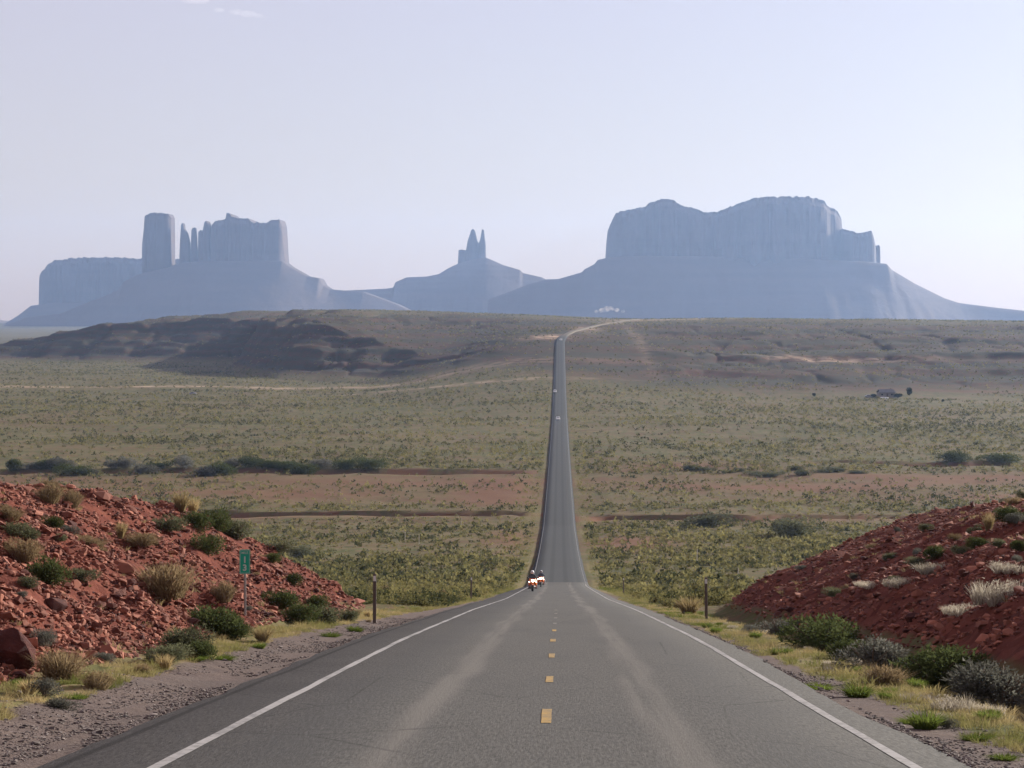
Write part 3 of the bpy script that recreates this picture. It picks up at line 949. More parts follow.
PLANT = {}
for i in range(3):
    PLANT.setdefault('sage', []).append(make_mesh('foliage', *leaf_cloud(2800, 300 + i, .026, .70, .4, 8, .35, 2.0)[:2], tint=leaf_cloud(2800, 300 + i, .026, .70, .4, 8, .35, 2.0)[2]))
    g_ = leaf_cloud(3400, 310 + i, .022, .78, .5, 9, .3, 2.4)
    PLANT.setdefault('green', []).append(make_mesh('foliage', g_[0], g_[1], tint=g_[2]))
    g_ = leaf_cloud(3200, 320 + i, .021, .66, .4, 8, .35, 2.2)
    PLANT.setdefault('grey', []).append(make_mesh('foliage', g_[0], g_[1], tint=g_[2]))
    g_ = join(blade_tuft(300, 330 + i, .62, .006, .5, .26), leaf_cloud(1300, 333 + i, .021, .72, .5, 8, .35, 3.2))
    PLANT.setdefault('dry', []).append(make_mesh('foliage', g_[0], g_[1], tint=g_[2]))
    g_ = blade_tuft(260, 340 + i, .95, .011, .45, .16)
    PLANT.setdefault('straw', []).append(make_mesh('blades', g_[0], g_[1], tint=g_[2]))
    g_ = join(*[(lambda b, ox, oy: (b[0] + np.array([ox, oy, 0]), b[1], b[2]))(blade_tuft(46, 350 + i * 20 + q, .34 + .12 * ((q * 7) % 5) / 4, .0055, .16, .07), .36 * math.cos(q * 2.4) * math.sqrt(q / 11), .36 * math.sin(q * 2.4) * math.sqrt(q / 11)) for q in range(12)],
              leaf_cloud(700, 353 + i, .017, .52, .7, 12, .1, 2.4))
    PLANT.setdefault('pale', []).append(make_mesh('blades', g_[0], g_[1], tint=g_[2]))
    g_ = join(blade_tuft(300, 360 + i, .6, .014, .55, .26), leaf_cloud(400, 363 + i, .03, .5, .6, 6, .2, 2.0))
    PLANT.setdefault('bright', []).append(make_mesh('blades', g_[0], g_[1], tint=g_[2]))
for kk, lst in PLANT.items():
    for me in lst:
        me.materials.append(M[kk])
STEMS = [stems_mesh(s) for s in (1, 2, 3)]
NAME = dict(sage='shrub', green='shrub', grey='shrub', dry='shrub', straw='grass_tuft', pale='grass_tuft', bright='weed_clump')
CAT = dict(sage='shrub', green='shrub', grey='shrub', dry='shrub', straw='grass tuft', pale='grass tuft', bright='weed')
PLANT_XY = []


def plant(kind, x, y, w, h, label, group=None, stems=True, sink=0.03):
    z = tz(x, y)
    o = bpy.data.objects.new(NAME[kind], random.choice(PLANT[kind]))
    COL.objects.link(o)
    o.location = (x, y, z - sink * w)
    o.rotation_euler = (random.uniform(-.08, .08), random.uniform(-.08, .08), random.uniform(0, 6.28))
    o.scale = (w, w, h / 0.72)
    tag(o, label, CAT[kind], group)
    if stems and kind in ('sage', 'green', 'grey', 'dry'):
        s = bpy.data.objects.new('stem', random.choice(STEMS))
        COL.objects.link(s); s.parent = o
    PLANT_XY.append((x, y, w))
    return o


def plant_px(kind, px, py, wpx, hpx, label, group=None, stems=True):
    p = hit(px, py)
    if p is None:
        return None
    s = p[1] / F
    return plant(kind, p[0], p[1] + wpx * s * 0.3, wpx * s * 1.3, hpx * s * 1.25, label, group, stems)


LB = 'shrubs on the left red bank'
left_bank = [
    ('sage', 14, 540, 30, 16, 'low olive shrub at the left frame edge high on the left bank'),
    ('dry', 8, 524, 26, 16, 'tan dry bush near the crest at the far left of the bank'),
    ('dry', 45, 503, 32, 20, 'straw coloured bush on the crest of the left red bank'),
    ('dry', 70, 505, 20, 17, 'smaller straw coloured bush right of the crest bush on left bank'),
    ('green', 50, 530, 22, 13, 'small dark green shrub below the crest bushes of the left bank'),
    ('grey', 68, 534, 20, 11, 'grey shrub beside the small dark green shrub on left bank'),
    ('sage', 28, 541, 24, 12, 'grey olive shrub in the upper left part of the bank'),
    ('green', 46, 584, 44, 30, 'big dark shrub in the middle of the left bank near the frame edge'),
    ('sage', 28, 594, 20, 12, 'small shrub below the big dark shrub on the left bank'),
    ('sage', 80, 586, 28, 14, 'low shrub right of the big dark shrub on left bank'),
    ('dry', 20, 565, 34, 24, 'tan bush left of the big dark shrub on the bank'),
    ('dry', 163, 603, 54, 40, 'large rounded dry bush in the middle of the left bank'),
    ('sage', 164, 534, 34, 17, 'shrub on the upper slope left of the crest shrub cluster'),
    ('green', 205, 553, 32, 20, 'round dark shrub below the crest cluster on the left bank'),
    ('green', 196, 530, 32, 20, 'left shrub of the dark cluster on the left bank crest'),
    ('green', 215, 530, 30, 22, 'middle shrub of the dark cluster on the left bank crest'),
    ('sage', 234, 540, 36, 20, 'right shrub of the cluster on the left bank crest'),
    ('straw', 180, 512, 18, 15, 'pale straw tuft on the crest left of the shrub cluster'),
    ('straw', 192, 514, 14, 12, 'shorter straw tuft on the crest touching the shrub cluster'),
    ('sage', 277, 553, 30, 14, 'shrub on the bank crest up right of the green sign'),
    ('green', 271, 564, 18, 10, 'small dark shrub just right of the green sign panel'),
    ('green', 293, 586, 20, 12, 'small dark shrub alone on rocks right of the sign'),
    ('sage', 301, 558, 26, 14, 'shrub on the descending nose of the left bank'),
    ('green', 279, 612, 36, 20, 'dark green shrub at the foot of the bank right of the sign'),
    ('green', 297, 625, 40, 20, 'broad dark shrub in front of the bank foot right of the sign'),
    ('green', 314, 611, 26, 15, 'green shrub behind the broad dark shrub near the sign'),
    ('sage', 327, 624, 30, 18, 'olive shrub at the bank foot left of the brown post'),
    ('sage', 349, 622, 22, 13, 'last small shrub at the bank foot before the brown post'),
    ('green', 211, 634, 62, 30, 'widest dark green shrub at the bank foot left of the sign'),
    ('green', 232, 640, 40, 20, 'dark shrub at the bank foot nearly under the green sign'),
    ('sage', 185, 654, 50, 30, 'grey green shrub in front of the widest shrub by the shoulder'),
    ('green', 200, 660, 32, 20, 'small deep green shrub at the edge of the gravel left of sign'),
    ('sage', 164, 663, 44, 20, 'low olive shrub near the gravel below the large dry bush'),
    ('dry', 58, 680, 48, 34, 'big tan twiggy bush at the lower left of the bank'),
    ('grey', 105, 664, 24, 13, 'small grey shrub between the tan bush and olive shrub'),
    ('grey', 43, 698, 30, 18, 'round grey shrub at the gravel edge near the left frame edge'),
    ('grey', 62, 710, 34, 14, 'pale grey low shrub closest to the gravel at lower left'),
    ('dry', 221, 606, 24, 20, 'dry twiggy bush just left of the sign post'),
    ('straw', 262, 643, 22, 12, 'straw tuft at the gravel edge right of the sign post'),
    ('straw', 120, 540, 14, 12, 'small straw tuft alone in the middle of the red slope'),
    ('dry', 90, 546, 30, 13, 'flat dry bush on the open red slope of the left bank'),
    ('dry', 140, 553, 30, 14, 'flat tan bush right of the lone straw tuft on slope'),
    ('dry', 95, 690, 30, 18, 'tan grassy bush at the shoulder right of the grey shrub'),
    ('bright', 196, 662, 20, 6, 'bright green weeds in the shoulder below the grey green shrub'),
    ('bright', 218, 660, 26, 7, 'bright green weed patch at the shoulder below the sign'),
    ('bright', 355, 632, 14, 7, 'bright green weed beside the foot of the brown post'),
    ('bright', 330, 637, 16, 5, 'flat green weed patch at the shoulder left of brown post'),
    ('bright', 75, 700, 20, 7, 'yellow green weeds behind the pale grey low shrub'),
]
for e in left_bank:
    plant_px(*e, group=LB if NAME[e[0]] == 'shrub' else 'grass tufts and weeds on the left bank')
RB = 'shrubs on the right red bank'
right_bank = [
    ('green', 1013, 522, 30, 15, 'dark green shrub on the crest at the right frame edge'),
    ('straw', 989, 531, 13, 13, 'yellow tuft on the crest of the right bank'),
    ('green', 981, 545, 24, 12, 'dark shrub below the yellow tuft on the right bank'),
    ('green', 935, 560, 22, 13, 'dark shrub on the upper middle of the right bank'),
    ('sage', 961, 555, 18, 11, 'olive shrub between two dark shrubs on the right bank'),
    ('sage', 925, 532, 14, 8, 'small shrub just under the crest of the right bank'),
    ('sage', 917, 571, 18, 10, 'small olive shrub at the centre of the right bank'),
    ('pale', 904, 585, 36, 13, 'pale grass clump on the shaded slope left of the white patch'),
    ('pale', 938, 572, 44, 13, 'pale grass clump below the dark shrub high on right bank'),
    ('pale', 1002, 604, 60, 30, 'large whitish grass patch on the right bank at the frame edge'),
    ('pale', 966, 612, 38, 16, 'whitish grass clump left of the large white patch'),
    ('green', 1021, 552, 18, 12, 'dark shrub at the right frame edge under the crest shrub'),
    ('sage', 1000, 548, 16, 9, 'small olive shrub near the crest at the right of the bank'),
    ('green', 824, 652, 78, 36, 'large dark green shrub in the shade at the right bank foot'),
    ('grey', 876, 672, 70, 36, 'grey shaded shrub beside the large dark green shrub'),
    ('green', 848, 662, 46, 24, 'dark low shrub between the green and grey shrubs at bank foot'),
    ('grey', 778, 636, 44, 20, 'grey shrub at the left end of the right bank foot'),
    ('grey', 752, 633, 22, 9, 'low grey shrub by the dark nose of the right bank'),
    ('green', 942, 690, 110, 46, 'widest dark shrub at the foot of the right bank'),
    ('grey', 1008, 708, 100, 50, 'dark grey shrub at the right frame edge at the bank foot'),
    ('dry', 886, 686, 44, 24, 'tan dry bush in front of the grey shaded shrub'),
    ('bright', 780, 655, 22, 9, 'bright green weed clump nearest the dark nose of the bank'),
    ('bright', 858, 698, 26, 15, 'tallest bright green weed clump on the right verge'),
    ('bright', 888, 700, 16, 9, 'small bright green weed right of the tallest verge weed'),
    ('pale', 958, 712, 46, 22, 'white flowering grass on the verge under the widest shrub'),
    ('pale', 920, 702, 34, 12, 'whitish dry grass on the verge left of the flowering grass'),
    ('pale', 838, 672, 30, 10, 'pale dry grass in front of the dark low shrub'),
    ('grey', 949, 729, 20, 14, 'small grey green shrub on the verge below the white grass'),
    ('bright', 978, 742, 26, 9, 'green weed clump on the verge right of the small grey shrub'),
    ('bright', 1006, 762, 24, 8, 'green weed clump at the lower right corner of the verge'),
    ('straw', 690, 614, 28, 13, 'yellow tuft on the verge left of the right post'),
    ('bright', 820, 690, 24, 7, 'yellow green weeds by the gravel below the large green shrub'),
    ('bright', 915, 725, 26, 7, 'yellow green weeds by the gravel under the whitish dry grass'),
    ('sage', 800, 626, 18, 8, 'small olive shrub on the shaded lower slope of the right bank'),
    ('pale', 870, 590, 26, 9, 'thin pale grass on the dark left part of the right bank'),
    ('sage', 890, 560, 16, 8, 'small shrub on the dark slope below the right crest'),
    ('pale', 1012, 578, 40, 14, 'pale grass above the large whitish patch at the frame edge'),
]
for e in right_bank:
    plant_px(*e, group=RB if NAME[e[0]] == 'shrub' else 'grass tufts and weeds on the right bank')

# bushes of the valley floor that one can tell apart
VB = 'large bushes on the valley floor'
for e in [('sage', 790, 538, 42, 22, 'round pale green bush beyond the crest of the right bank'),
          ('sage', 705, 528, 46, 15, 'wide low bush left of the round bush on the valley floor'),
          ('green', 368, 473, 34, 12, 'dark bush at the right end of the tree line on the left'),
          ('green', 1000, 466, 40, 10, 'dark bush in the wash at the right frame edge'),
          ('green', 958, 466, 34, 11, 'dark bush in the wash left of the frame edge bush')]:
    plant_px(*e, group=VB, stems=False)
for q in range(20):
    px = 6 + q * 17.5 + random.uniform(-6, 6)
    plant_px(random.choice(['green', 'green', 'grey']), px, 473 + random.uniform(-4, 4), random.uniform(16, 40), random.uniform(6, 14),
             'dark bush in the long row along the wash on the left', 'bushes along the left wash', False)
for q in range(11):
    px = 690 + q * 17 + random.uniform(-7, 7)
    plant_px('sage', px, 473 + random.uniform(-5, 5), random.uniform(10, 32), random.uniform(3, 7),
             'low pale green bush in the strip along the right wash', 'bushes along the right wash', False)

# scattered smaller shrubs of the banks and the slope below: the ones that show largest stand alone
def scatter(n, xr, yr, kinds, wr, label, group, cond=None, stems=False):
    c = 0; tries = 0
    while c < n and tries < 4000:
        tries += 1
        x = random.uniform(*xr); y = yr[0] * (yr[1] / yr[0]) ** random.random()
        if cond and not cond(x, y): continue
        w = random.uniform(*wr)
        if any((x - a) ** 2 + (y - b) ** 2 < (.35 * (w + ww)) ** 2 for a, b, ww in PLANT_XY): continue
        kd = random.choice(kinds)
        plant(kd, x, y, w, w * random.uniform(.45, .7), label % dict(sage='grey green', green='dark green', grey='grey', dry='dry tan', straw='straw', pale='pale', bright='bright green')[kd], group, stems)
        c += 1


scatter(34, (-15, -7.6), (30, 84), ['dry', 'sage', 'grey'], (.25, .6), 'one of many little %s shrubs scattered over the left red bank', 'little shrubs scattered over the left bank', lambda x, y: abs(x) / y < .29)
scatter(30, (7.6, 18), (38, 88), ['sage', 'grey', 'dry'], (.3, .7), 'one of many little %s shrubs scattered over the right red bank', 'little shrubs scattered over the right bank', lambda x, y: abs(x) / y < .24)
scatter(40, (-40, -6.5), (98, 190), ['sage', 'green', 'dry', 'dry'], (.5, 1.15), 'one of many %s shrubs on the slope behind the left bank', 'shrubs on the slope left of the road', lambda x, y: -.2 < x / y < -6.5 / y)
scatter(45, (6.5, 45), (98, 190), ['sage', 'green', 'dry', 'dry'], (.5, 1.15), 'one of many %s shrubs on the slope behind the right bank', 'shrubs on the slope right of the road', lambda x, y: 6.5 / y < x / y < .22)


scatter(16, (4.7, 6.0), (24, 75), ['pale'], (.25, .5), 'one of several small %s flower stalk clumps along the right verge', 'small pale clumps on the right verge')
scatter(16, (4.2, 6.0), (22, 90), ['bright'], (.2, .45), 'one of several small %s weeds on the right verge', 'small green weeds on the right verge')
scatter(12, (-7.2, -5.6), (28, 100), ['bright', 'dry', 'straw'], (.2, .4), 'one of several small %s plants along the left gravel shoulder', 'small plants along the left shoulder')

# ------------------------------------------------------------------ scrub of the valley floor (too many to count)
def scrub_mass(N):
    r = np.random.default_rng(55)
    a = r.uniform(-.275, .24, N * 2)
    u = r.random(N * 2)
    Y = np.where(u < .5, 100 * (430 / 100.) ** r.random(N * 2), 430 * (2900 / 430.) ** (r.random(N * 2) ** .85))
    X = a * Y
    den = .62 + .8 * fbm(X / 40., Y / 70., 121, 4) + .5 * fbm(X / 9., Y / 14., 123, 3)
    z, m = terrain(X, Y, True)
    den = den * (1 - .75 * m['red']) * np.clip(.75 + 1.6 * fbm(X / 160., Y / 28., 149, 4), .15, 1.5) * (1 - m['bank']) - .5 * (m['sand'] > .5)
    den = den * np.where(m['scarp'] > .3, .45, 1) * np.where(Y < 260, .45, 1) * np.where((X > 165) & (X < 240) & (Y > 1250) & (Y < 1350), 0, 1)
    ok = (np.abs(X - road_x(Y)) > 5.5) & (r.random(N * 2) < den)
    X, Y, z = X[ok][:N], Y[ok][:N], z[ok][:N]
    n = len(X)
    w = np.where(Y < 260, .74, 1 + .3 * sstep(Y, 350, 800)) * r.lognormal(-.38, .42, n) * (0.80 + .0005 * Y) * np.where(r.random(n) < .10, 1.4, 1)
    w = np.minimum(w, 1.75)
    h = w * r.uniform(.42, .72, n) * (1 + .25 * sstep(Y, 350, 800))
    tint = np.clip(.46 + .5 * fbm(X / 30., Y / 40., 125, 3) + r.normal(0, .34, n), 0, 1)
    Vs = []; Ts = []
    for near, k, sc in ((True, 80, .42), (False, 11, 1.1)):
        q = (Y < 240) == near
        m = int(q.sum()); ww, hh = w[q], h[q]
        d = r.normal(size=(m, k, 3)); d[:, :, 2] = np.abs(d[:, :, 2]); d /= np.linalg.norm(d, axis=2)[:, :, None]
        rr = r.uniform(.4, 1.0, (m, k))
        P = np.stack([X[q], Y[q], z[q]], 1)[:, None, :] + d * rr[:, :, None] * np.stack([ww * .5, ww * .5, hh], 1)[:, None, :]
        ax = d + r.normal(size=(m, k, 3)) * .5 + np.array([0, 0, .3]); ax /= np.linalg.norm(ax, axis=2)[:, :, None]
        sd = np.cross(ax, r.normal(size=(m, k, 3))); sd /= np.linalg.norm(sd, axis=2)[:, :, None]
        s = sc * (ww[:, None] * r.uniform(.16, .34, (m, k)))[:, :, None]
        Vs.append(np.stack([P - sd * s * .6, P + ax * s * .6 - sd * s * .3, P + ax * s, P + sd * s * .6 - ax * s * .2], 2).reshape(-1, 3))
        T = np.clip(tint[q][:, None] + r.normal(0, .14, (m, k)), 0, 1)
        Ts.append(np.repeat(T.ravel(), 4))
    V = np.concatenate(Vs); T = np.concatenate(Ts)
    Fq = np.arange(len(V)).reshape(-1, 4)
    o = link('scrub', make_mesh('scrub', V, Fq, False, T), M['scrub'])
    tag(o, 'low grey green and tan desert scrub covering the whole valley floor', 'scrub', kind='stuff')


scrub_mass(125000)


# ------------------------------------------------------------------ verge grass
def grass_mass():
    r = np.random.default_rng(77)
    parts = []
    protos = [blade_tuft(26, 400 + i, .50, .013, .55, .34) for i in range(6)]
    def put(X, Y, s, tb):
        z = terrain(X, Y)
        for i in range(len(X)):
            v, f, t = protos[r.integers(0, 6)]
            a = r.uniform(0, 6.28); c_, s_ = math.cos(a), math.sin(a)
            R = np.array([[c_, s_, 0], [-s_, c_, 0], [0, 0, r.uniform(.7, 1.2)]])
            parts.append(((v @ R) * s[i] + np.array([X[i], Y[i], z[i] - .01]), f, np.clip(tb[i] + (t - .5) * .35, 0, 1)))
    # right verge
    n = 3300
    Y = 19 * (150 / 19.) ** r.random(n); X = 3.95 + .5 * (1 - sstep(Y, 24, 45)) + .35 * r.random(n) + np.abs(r.normal(0, 1.0, n))
    ok = (X < 6.6 + 1.6 * (Y > 66)) & (fbm(X / .8, Y / 1.6, 131, 3) > -.3)
    X, Y = X[ok], Y[ok]
    put(X, Y, r.lognormal(-1.75, .35, len(X)), np.clip(.45 + .95 * fbm(X / 1.2, Y / 3., 133, 3) + .10 * (X - 5), 0, 1))
    # left verge
    n = 4200
    Y = 24 * (150 / 24.) ** r.random(n); X = -(6.0 - .9 * sstep(Y, 50, 115) + np.abs(r.normal(0, .75, n)))
    ok = (X > -8.3) & (fbm(X / .8, Y / 1.6, 137, 3) > np.where(Y > 42, -.25, .0))
    X, Y = X[ok], Y[ok]
    put(X, Y, r.lognormal(-1.75, .35, len(X)), np.clip(.55 + .7 * fbm(X / 1.5, Y / 3., 139, 3), 0, 1))
    # pale sparse grass over the banks
    n = 1500
    Y = r.uniform(30, 90, n); X = np.where(r.random(n) < .45, -r.uniform(7.4, 17, n), r.uniform(7.6, 20, n))
    ok = (fbm(X / 1.8, Y / 1.8, 141, 3) > .12) & (np.abs(X) / Y < .3)
    X, Y = X[ok], Y[ok]
    put(X, Y, r.lognormal(-1.6, .35, len(X)), np.clip(.75 + r.normal(0, .15, len(X)), 0, 1))
    # verge far down the road
    n = 4200
    Y = 130 * (1300 / 130.) ** r.random(n); sgn = np.where(r.random(n) < .5, -1, 1); X = sgn * (4.7 + np.abs(r.normal(0, 1.6 + .003 * Y, n)))
    put(X, Y, r.lognormal(-1.3, .35, n) * (1 + Y / 500.), np.clip(.25 + .5 * fbm(X / 3., Y / 12., 143, 3) + r.normal(0, .1, n), 0, 1))
    v, f, t = join(*parts)
    o = link('grass', make_mesh('grass', v, f, False, t), M['grass'])
    tag(o, 'green and straw coloured grass fringe along both road shoulders', 'grass', kind='stuff')


grass_mass()


# ------------------------------------------------------------------ rocks
def hull_rock(seed, n=16, flat=.65):
    import bmesh
    r = np.random.default_rng(seed)
    p = r.normal(size=(n, 3)); p /= np.linalg.norm(p, axis=1)[:, None]
    p *= r.uniform(.8, 1.1, (n, 1)) * np.array([.62, .5, .5 * flat])
    bm = bmesh.new()
    for q in p: bm.verts.new(q)
    res = bmesh.ops.convex_hull(bm, input=bm.verts)
    bmesh.ops.delete(bm, geom=[g for g in res['geom_interior'] if isinstance(g, bmesh.types.BMVert)], context='VERTS')
    bmesh.ops.triangulate(bm, faces=bm.faces[:])
    bm.verts.index_update()
    V = np.array([v.co[:] for v in bm.verts]); Ft = np.array([[v.index for v in f.verts] for f in bm.faces])
    bm.free()
    return V, Ft


HULLS = [hull_rock(500 + i, 14 if i < 5 else 22, random.uniform(.5, .95)) for i in range(9)]


def rubble_mass():
    r = np.random.default_rng(99)
    n = 70000
    Y = 24 * (95 / 24.) ** r.random(n)
    X = -(6.7 + 9.0 * r.random(n) ** 1.15)
    ok = (np.abs(X) / Y < .32) & (fbm(X / 2.2, Y / 2.2, 151, 3) > -.5)
    X, Y = X[ok], Y[ok]
    X2 = r.uniform(6.4, 18, 18000); Y2 = 35 * (94 / 35.) ** r.random(18000)
    ok = fbm(X2 / 2.2, Y2 / 2.2, 153, 3) > -.6
    X = np.concatenate([X, X2[ok]]); Y = np.concatenate([Y, Y2[ok]])
    z, m = terrain(X, Y, True)
    ok = m['bank'] > .2
    X, Y, z = X[ok], Y[ok], z[ok]
    s = np.where(X < 0, r.lognormal(-2.62, .5, len(X)), r.lognormal(-2.55, .5, len(X)))
    Vs = []; Fs = []; T = []; b = 0
    for i in range(len(X)):
        v, f = HULLS[r.integers(0, 9)]
        R = np.array(Matrix.Rotation(r.uniform(0, 6.28), 3, 'Z') @ Matrix.Rotation(r.normal(0, .5), 3, 'X'))
        Vs.append((v @ R.T) * s[i] + np.array([X[i], Y[i], z[i] + .12 * s[i]])); Fs.append(f + b); b += len(v)
        T.append(np.full(len(v), np.clip(r.normal(.5, .26), 0, 1)))
    o = link('rubble', make_mesh('rubble', np.concatenate(Vs), np.concatenate(Fs), False, np.concatenate(T)), M['rubble'])
    tag(o, 'loose broken red stones covering both cut banks of the road', 'rubble', kind='stuff')


rubble_mass()


def gravel_mass():
    k = NT('gravel_stone')
    k.color(k.mix(k.attr('tint'), (0.05, 0.042, 0.039), (0.19, 0.16, 0.145)))
    r = np.random.default_rng(123)
    n = 22000
    Y = 18.5 * (75 / 18.5) ** r.random(n)
    X = np.where(r.random(n) < .68, -(4.35 + np.abs(r.normal(0, 1.0, n))), 3.72 + np.abs(r.normal(0, .45, n)))
    ok = (X > -7.2) & (fbm(X / .6, Y / 2.5, 161, 3) > -.25)
    X, Y = X[ok], Y[ok]
    z = terrain(X, Y)
    z = np.where((X > -4.5) & (X < 3.8), road_z(Y), z)
    s = r.lognormal(-3.75, .42, len(X))
    Vs = []; Fs = []; T = []; b = 0
    for i in range(len(X)):
        v, f = HULLS[r.integers(0, 5)]
        a = r.uniform(0, 6.28); c_, s_ = math.cos(a), math.sin(a)
        R = np.array([[c_, s_, 0], [-s_, c_, 0], [0, 0, .8]])
        Vs.append((v @ R) * s[i] + np.array([X[i], Y[i], z[i] + .15 * s[i]])); Fs.append(f + b); b += len(v)
        T.append(np.full(len(v), np.clip(r.normal(.5, .3), 0, 1)))
    o = link('gravel', make_mesh('gravel', np.concatenate(Vs), np.concatenate(Fs), False, np.concatenate(T)), k.m)
    tag(o, 'loose grey brown gravel along the unpaved road shoulders', 'gravel', kind='stuff')


gravel_mass()
ROCKS = []
for v, f in HULLS:
    ROCKS.append(make_mesh('rock', v, f, False)); ROCKS[-1].materials.append(M['rock'])
c = 0
while c < 75:
    x = -random.uniform(7.3, 14); y = 27 * (88 / 27.) ** random.random()
    if abs(x) / y > .28: continue
    o = bpy.data.objects.new('rock', random.choice(ROCKS)); COL.objects.link(o)
    s = random.uniform(.14, .32) * (1.3 if random.random() < .15 else 1)
    o.location = (x, y, tz(x, y) + .10 * s)
    o.rotation_euler = (random.uniform(-.5, .5), random.uniform(-.5, .5), random.uniform(0, 6.28))
    o.scale = (s, s * random.uniform(.7, 1.2), s * random.uniform(.7, 1.1))
    tag(o, 'one of many angular red stones lying on the left bank', 'rock', 'angular red stones on the left bank')
    c += 1
# the dark block at the left edge
p = hit(11, 668)
if p is not None:
    V, Ft = hull_rock(611, 90, 1.25)
    V = V + 0.05 * np.stack([fbm(V[:, 1] * 5, V[:, 2] * 5, q, 3) for q in (1, 2, 3)], 1)
    me = make_mesh('boulder', V * 0.62, Ft, False); me.materials.append(M['boulder'])
    o = link('boulder', me, None, None, (p[0] - .06, p[1] + .15, p[2] + .12))
    tag(o, 'large dark red boulder at the left edge of the bank foot', 'boulder')


# ------------------------------------------------------------------ mile sign and roadside posts
def text_mesh(body, size, bold=0.0):
    cu = bpy.data.curves.new('lettering', 'FONT')
    cu.body = body; cu.size = size; cu.align_x = 'CENTER'; cu.align_y = 'CENTER'
    cu.extrude = 0.002; cu.offset = bold; cu.resolution_u = 4
    ob = bpy.data.objects.new('tmp', cu)
    me = bpy.data.meshes.new_from_object(ob)
    bpy.data.objects.remove(ob)
    me.name = 'lettering'
    return me


def mile_sign():
    p = hit(245, 616)
    x, y, z = p[0], p[1], p[2]
    s = y / F
    root = empty('mile_marker_sign', (x, y, z), math.radians(4))
    tag(root, 'green mile marker sign reading MILE 13 on a thin metal post', 'sign')
    hb = 42 * s; H = 24.5 * s; W = 10.6 * s
    m = MB()
    m.box((0, .012, (hb + H) / 2 - .2), (.05, .012, hb + H + .4 - .04), .003)
    m.box((-.025, .028, (hb + H) / 2 - .2), (.008, .03, hb + H + .36), .002).box((.025, .028, (hb + H) / 2 - .2), (.008, .03, hb + H + .36), .002)
    m.build('post', M['galv'], root)
    pm = MB().box((0, -.002, hb + H / 2), (W, .006, H), .0)
    pan = pm.build('sign_panel', M['sign_green'], root)
    b = MB(); t = .009
    for cz in (hb + .018, hb + H - .018): b.box((0, -.0065, cz), (W - .03, .003, t))
    for cx in (-W / 2 + .018, W / 2 - .018): b.box((cx, -.0065, hb + H / 2), (t, .003, H - .05))
    b.build('border', M['sign_white'], pan)
    for body, size, cz, bold in (('MILE', .085, hb + H * .86, .001), ('1', .22, hb + H * .57, .008), ('3', .22, hb + H * .24, .008)):
        me = text_mesh(body, size, bold)
        me.materials.append(M['sign_white'])
        o = link('lettering', me, None, pan, (0, -.0085, cz))
        o.rotation_euler = (math.pi / 2, 0, 0)


mile_sign()


def delineator(x, y, H, label):
    z = tz(x, y)
    root = empty('delineator_post', (x, y, z), random.uniform(-.2, .2))
    root.rotation_euler[1] = random.uniform(-.02, .02)
    tag(root, label, 'post', 'brown delineator posts along the road')
    m = MB(); m.box((0, 0, H / 2 - .2), (.10, .05, H + .4), .012)
    m.build('post', M['post_dark'], root)
    MB().box((0, -.029, H - .14), (.075, .006, .16), .002).build('reflector', M['reflector'], root)


delineator(-5.45, 66.5, 1.5, 'tall brown post at the nose of the left bank beside the road')
delineator(-5.45, 139, 1.5, 'brown post farther down the left side near the motorcycles')
delineator(5.25, 76, 1.45, 'brown post on the right verge in front of the dark bank nose')
delineator(5.4, 180, 1.4, 'faint brown post far down the right side opposite the motorcycles')

for px, py, hp, lab in ((419, 545, 11, 'thin pale fence post in the scrub left of the road'),
                        (461, 527, 9, 'small pale fence post in scrub near the left road edge'),
                        (405, 540, 8, 'short pale fence post left of the thin one in scrub'),
                        (697, 563, 14, 'thin pale fence post in the scrub beyond the right post'),
                        (738, 580, 12, 'pale fence post in the scrub above the right bank nose')):
    p = hit(px, py); s = p[1] / F; H = hp * s
    m = MB()
    m.tube([(0, 0, -.3), (.01, 0, H * .5), (.03, .01, H)], [.075, .07, .06], 7)
    o = m.build('fence_post', M['fence_post'], None, False, tuple(p))
    tag(o, lab, 'post', 'pale fence posts in the scrub')


# ------------------------------------------------------------------ motorcycles and riders
def skin_mesh(name, verts, edges, radii, root=0, sub=2):
    me = bpy.data.meshes.new(name)
    me.from_pydata(verts, edges, []); me.update()
    ob = bpy.data.objects.new(name, me); COL.objects.link(ob)
    mod = ob.modifiers.new('skin', 'SKIN'); mod.use_smooth_shade = True
    if not me.skin_vertices: me.attributes.new  # layer is made by the modifier below
    bpy.context.view_layer.objects.active = ob
    if not me.skin_vertices:
        bpy.ops.object.select_all(action='DESELECT'); ob.select_set(True)
        bpy.ops.mesh.customdata_skin_add()
    for i, rr in enumerate(radii):
        sv_ = me.skin_vertices[0].data[i]
        sv_.radius = (rr, rr) if not hasattr(rr, '__len__') else rr
        sv_.use_root = (i == root)
    m2 = ob.modifiers.new('sub', 'SUBSURF'); m2.levels = sub; m2.render_levels = sub
    dg = bpy.context.evaluated_depsgraph_get()
    out = bpy.data.meshes.new_from_object(ob.evaluated_get(dg))
    bpy.data.objects.remove(ob)
    out.polygons.foreach_set('use_smooth', [True] * len(out.polygons))
    out.name = name
    return out


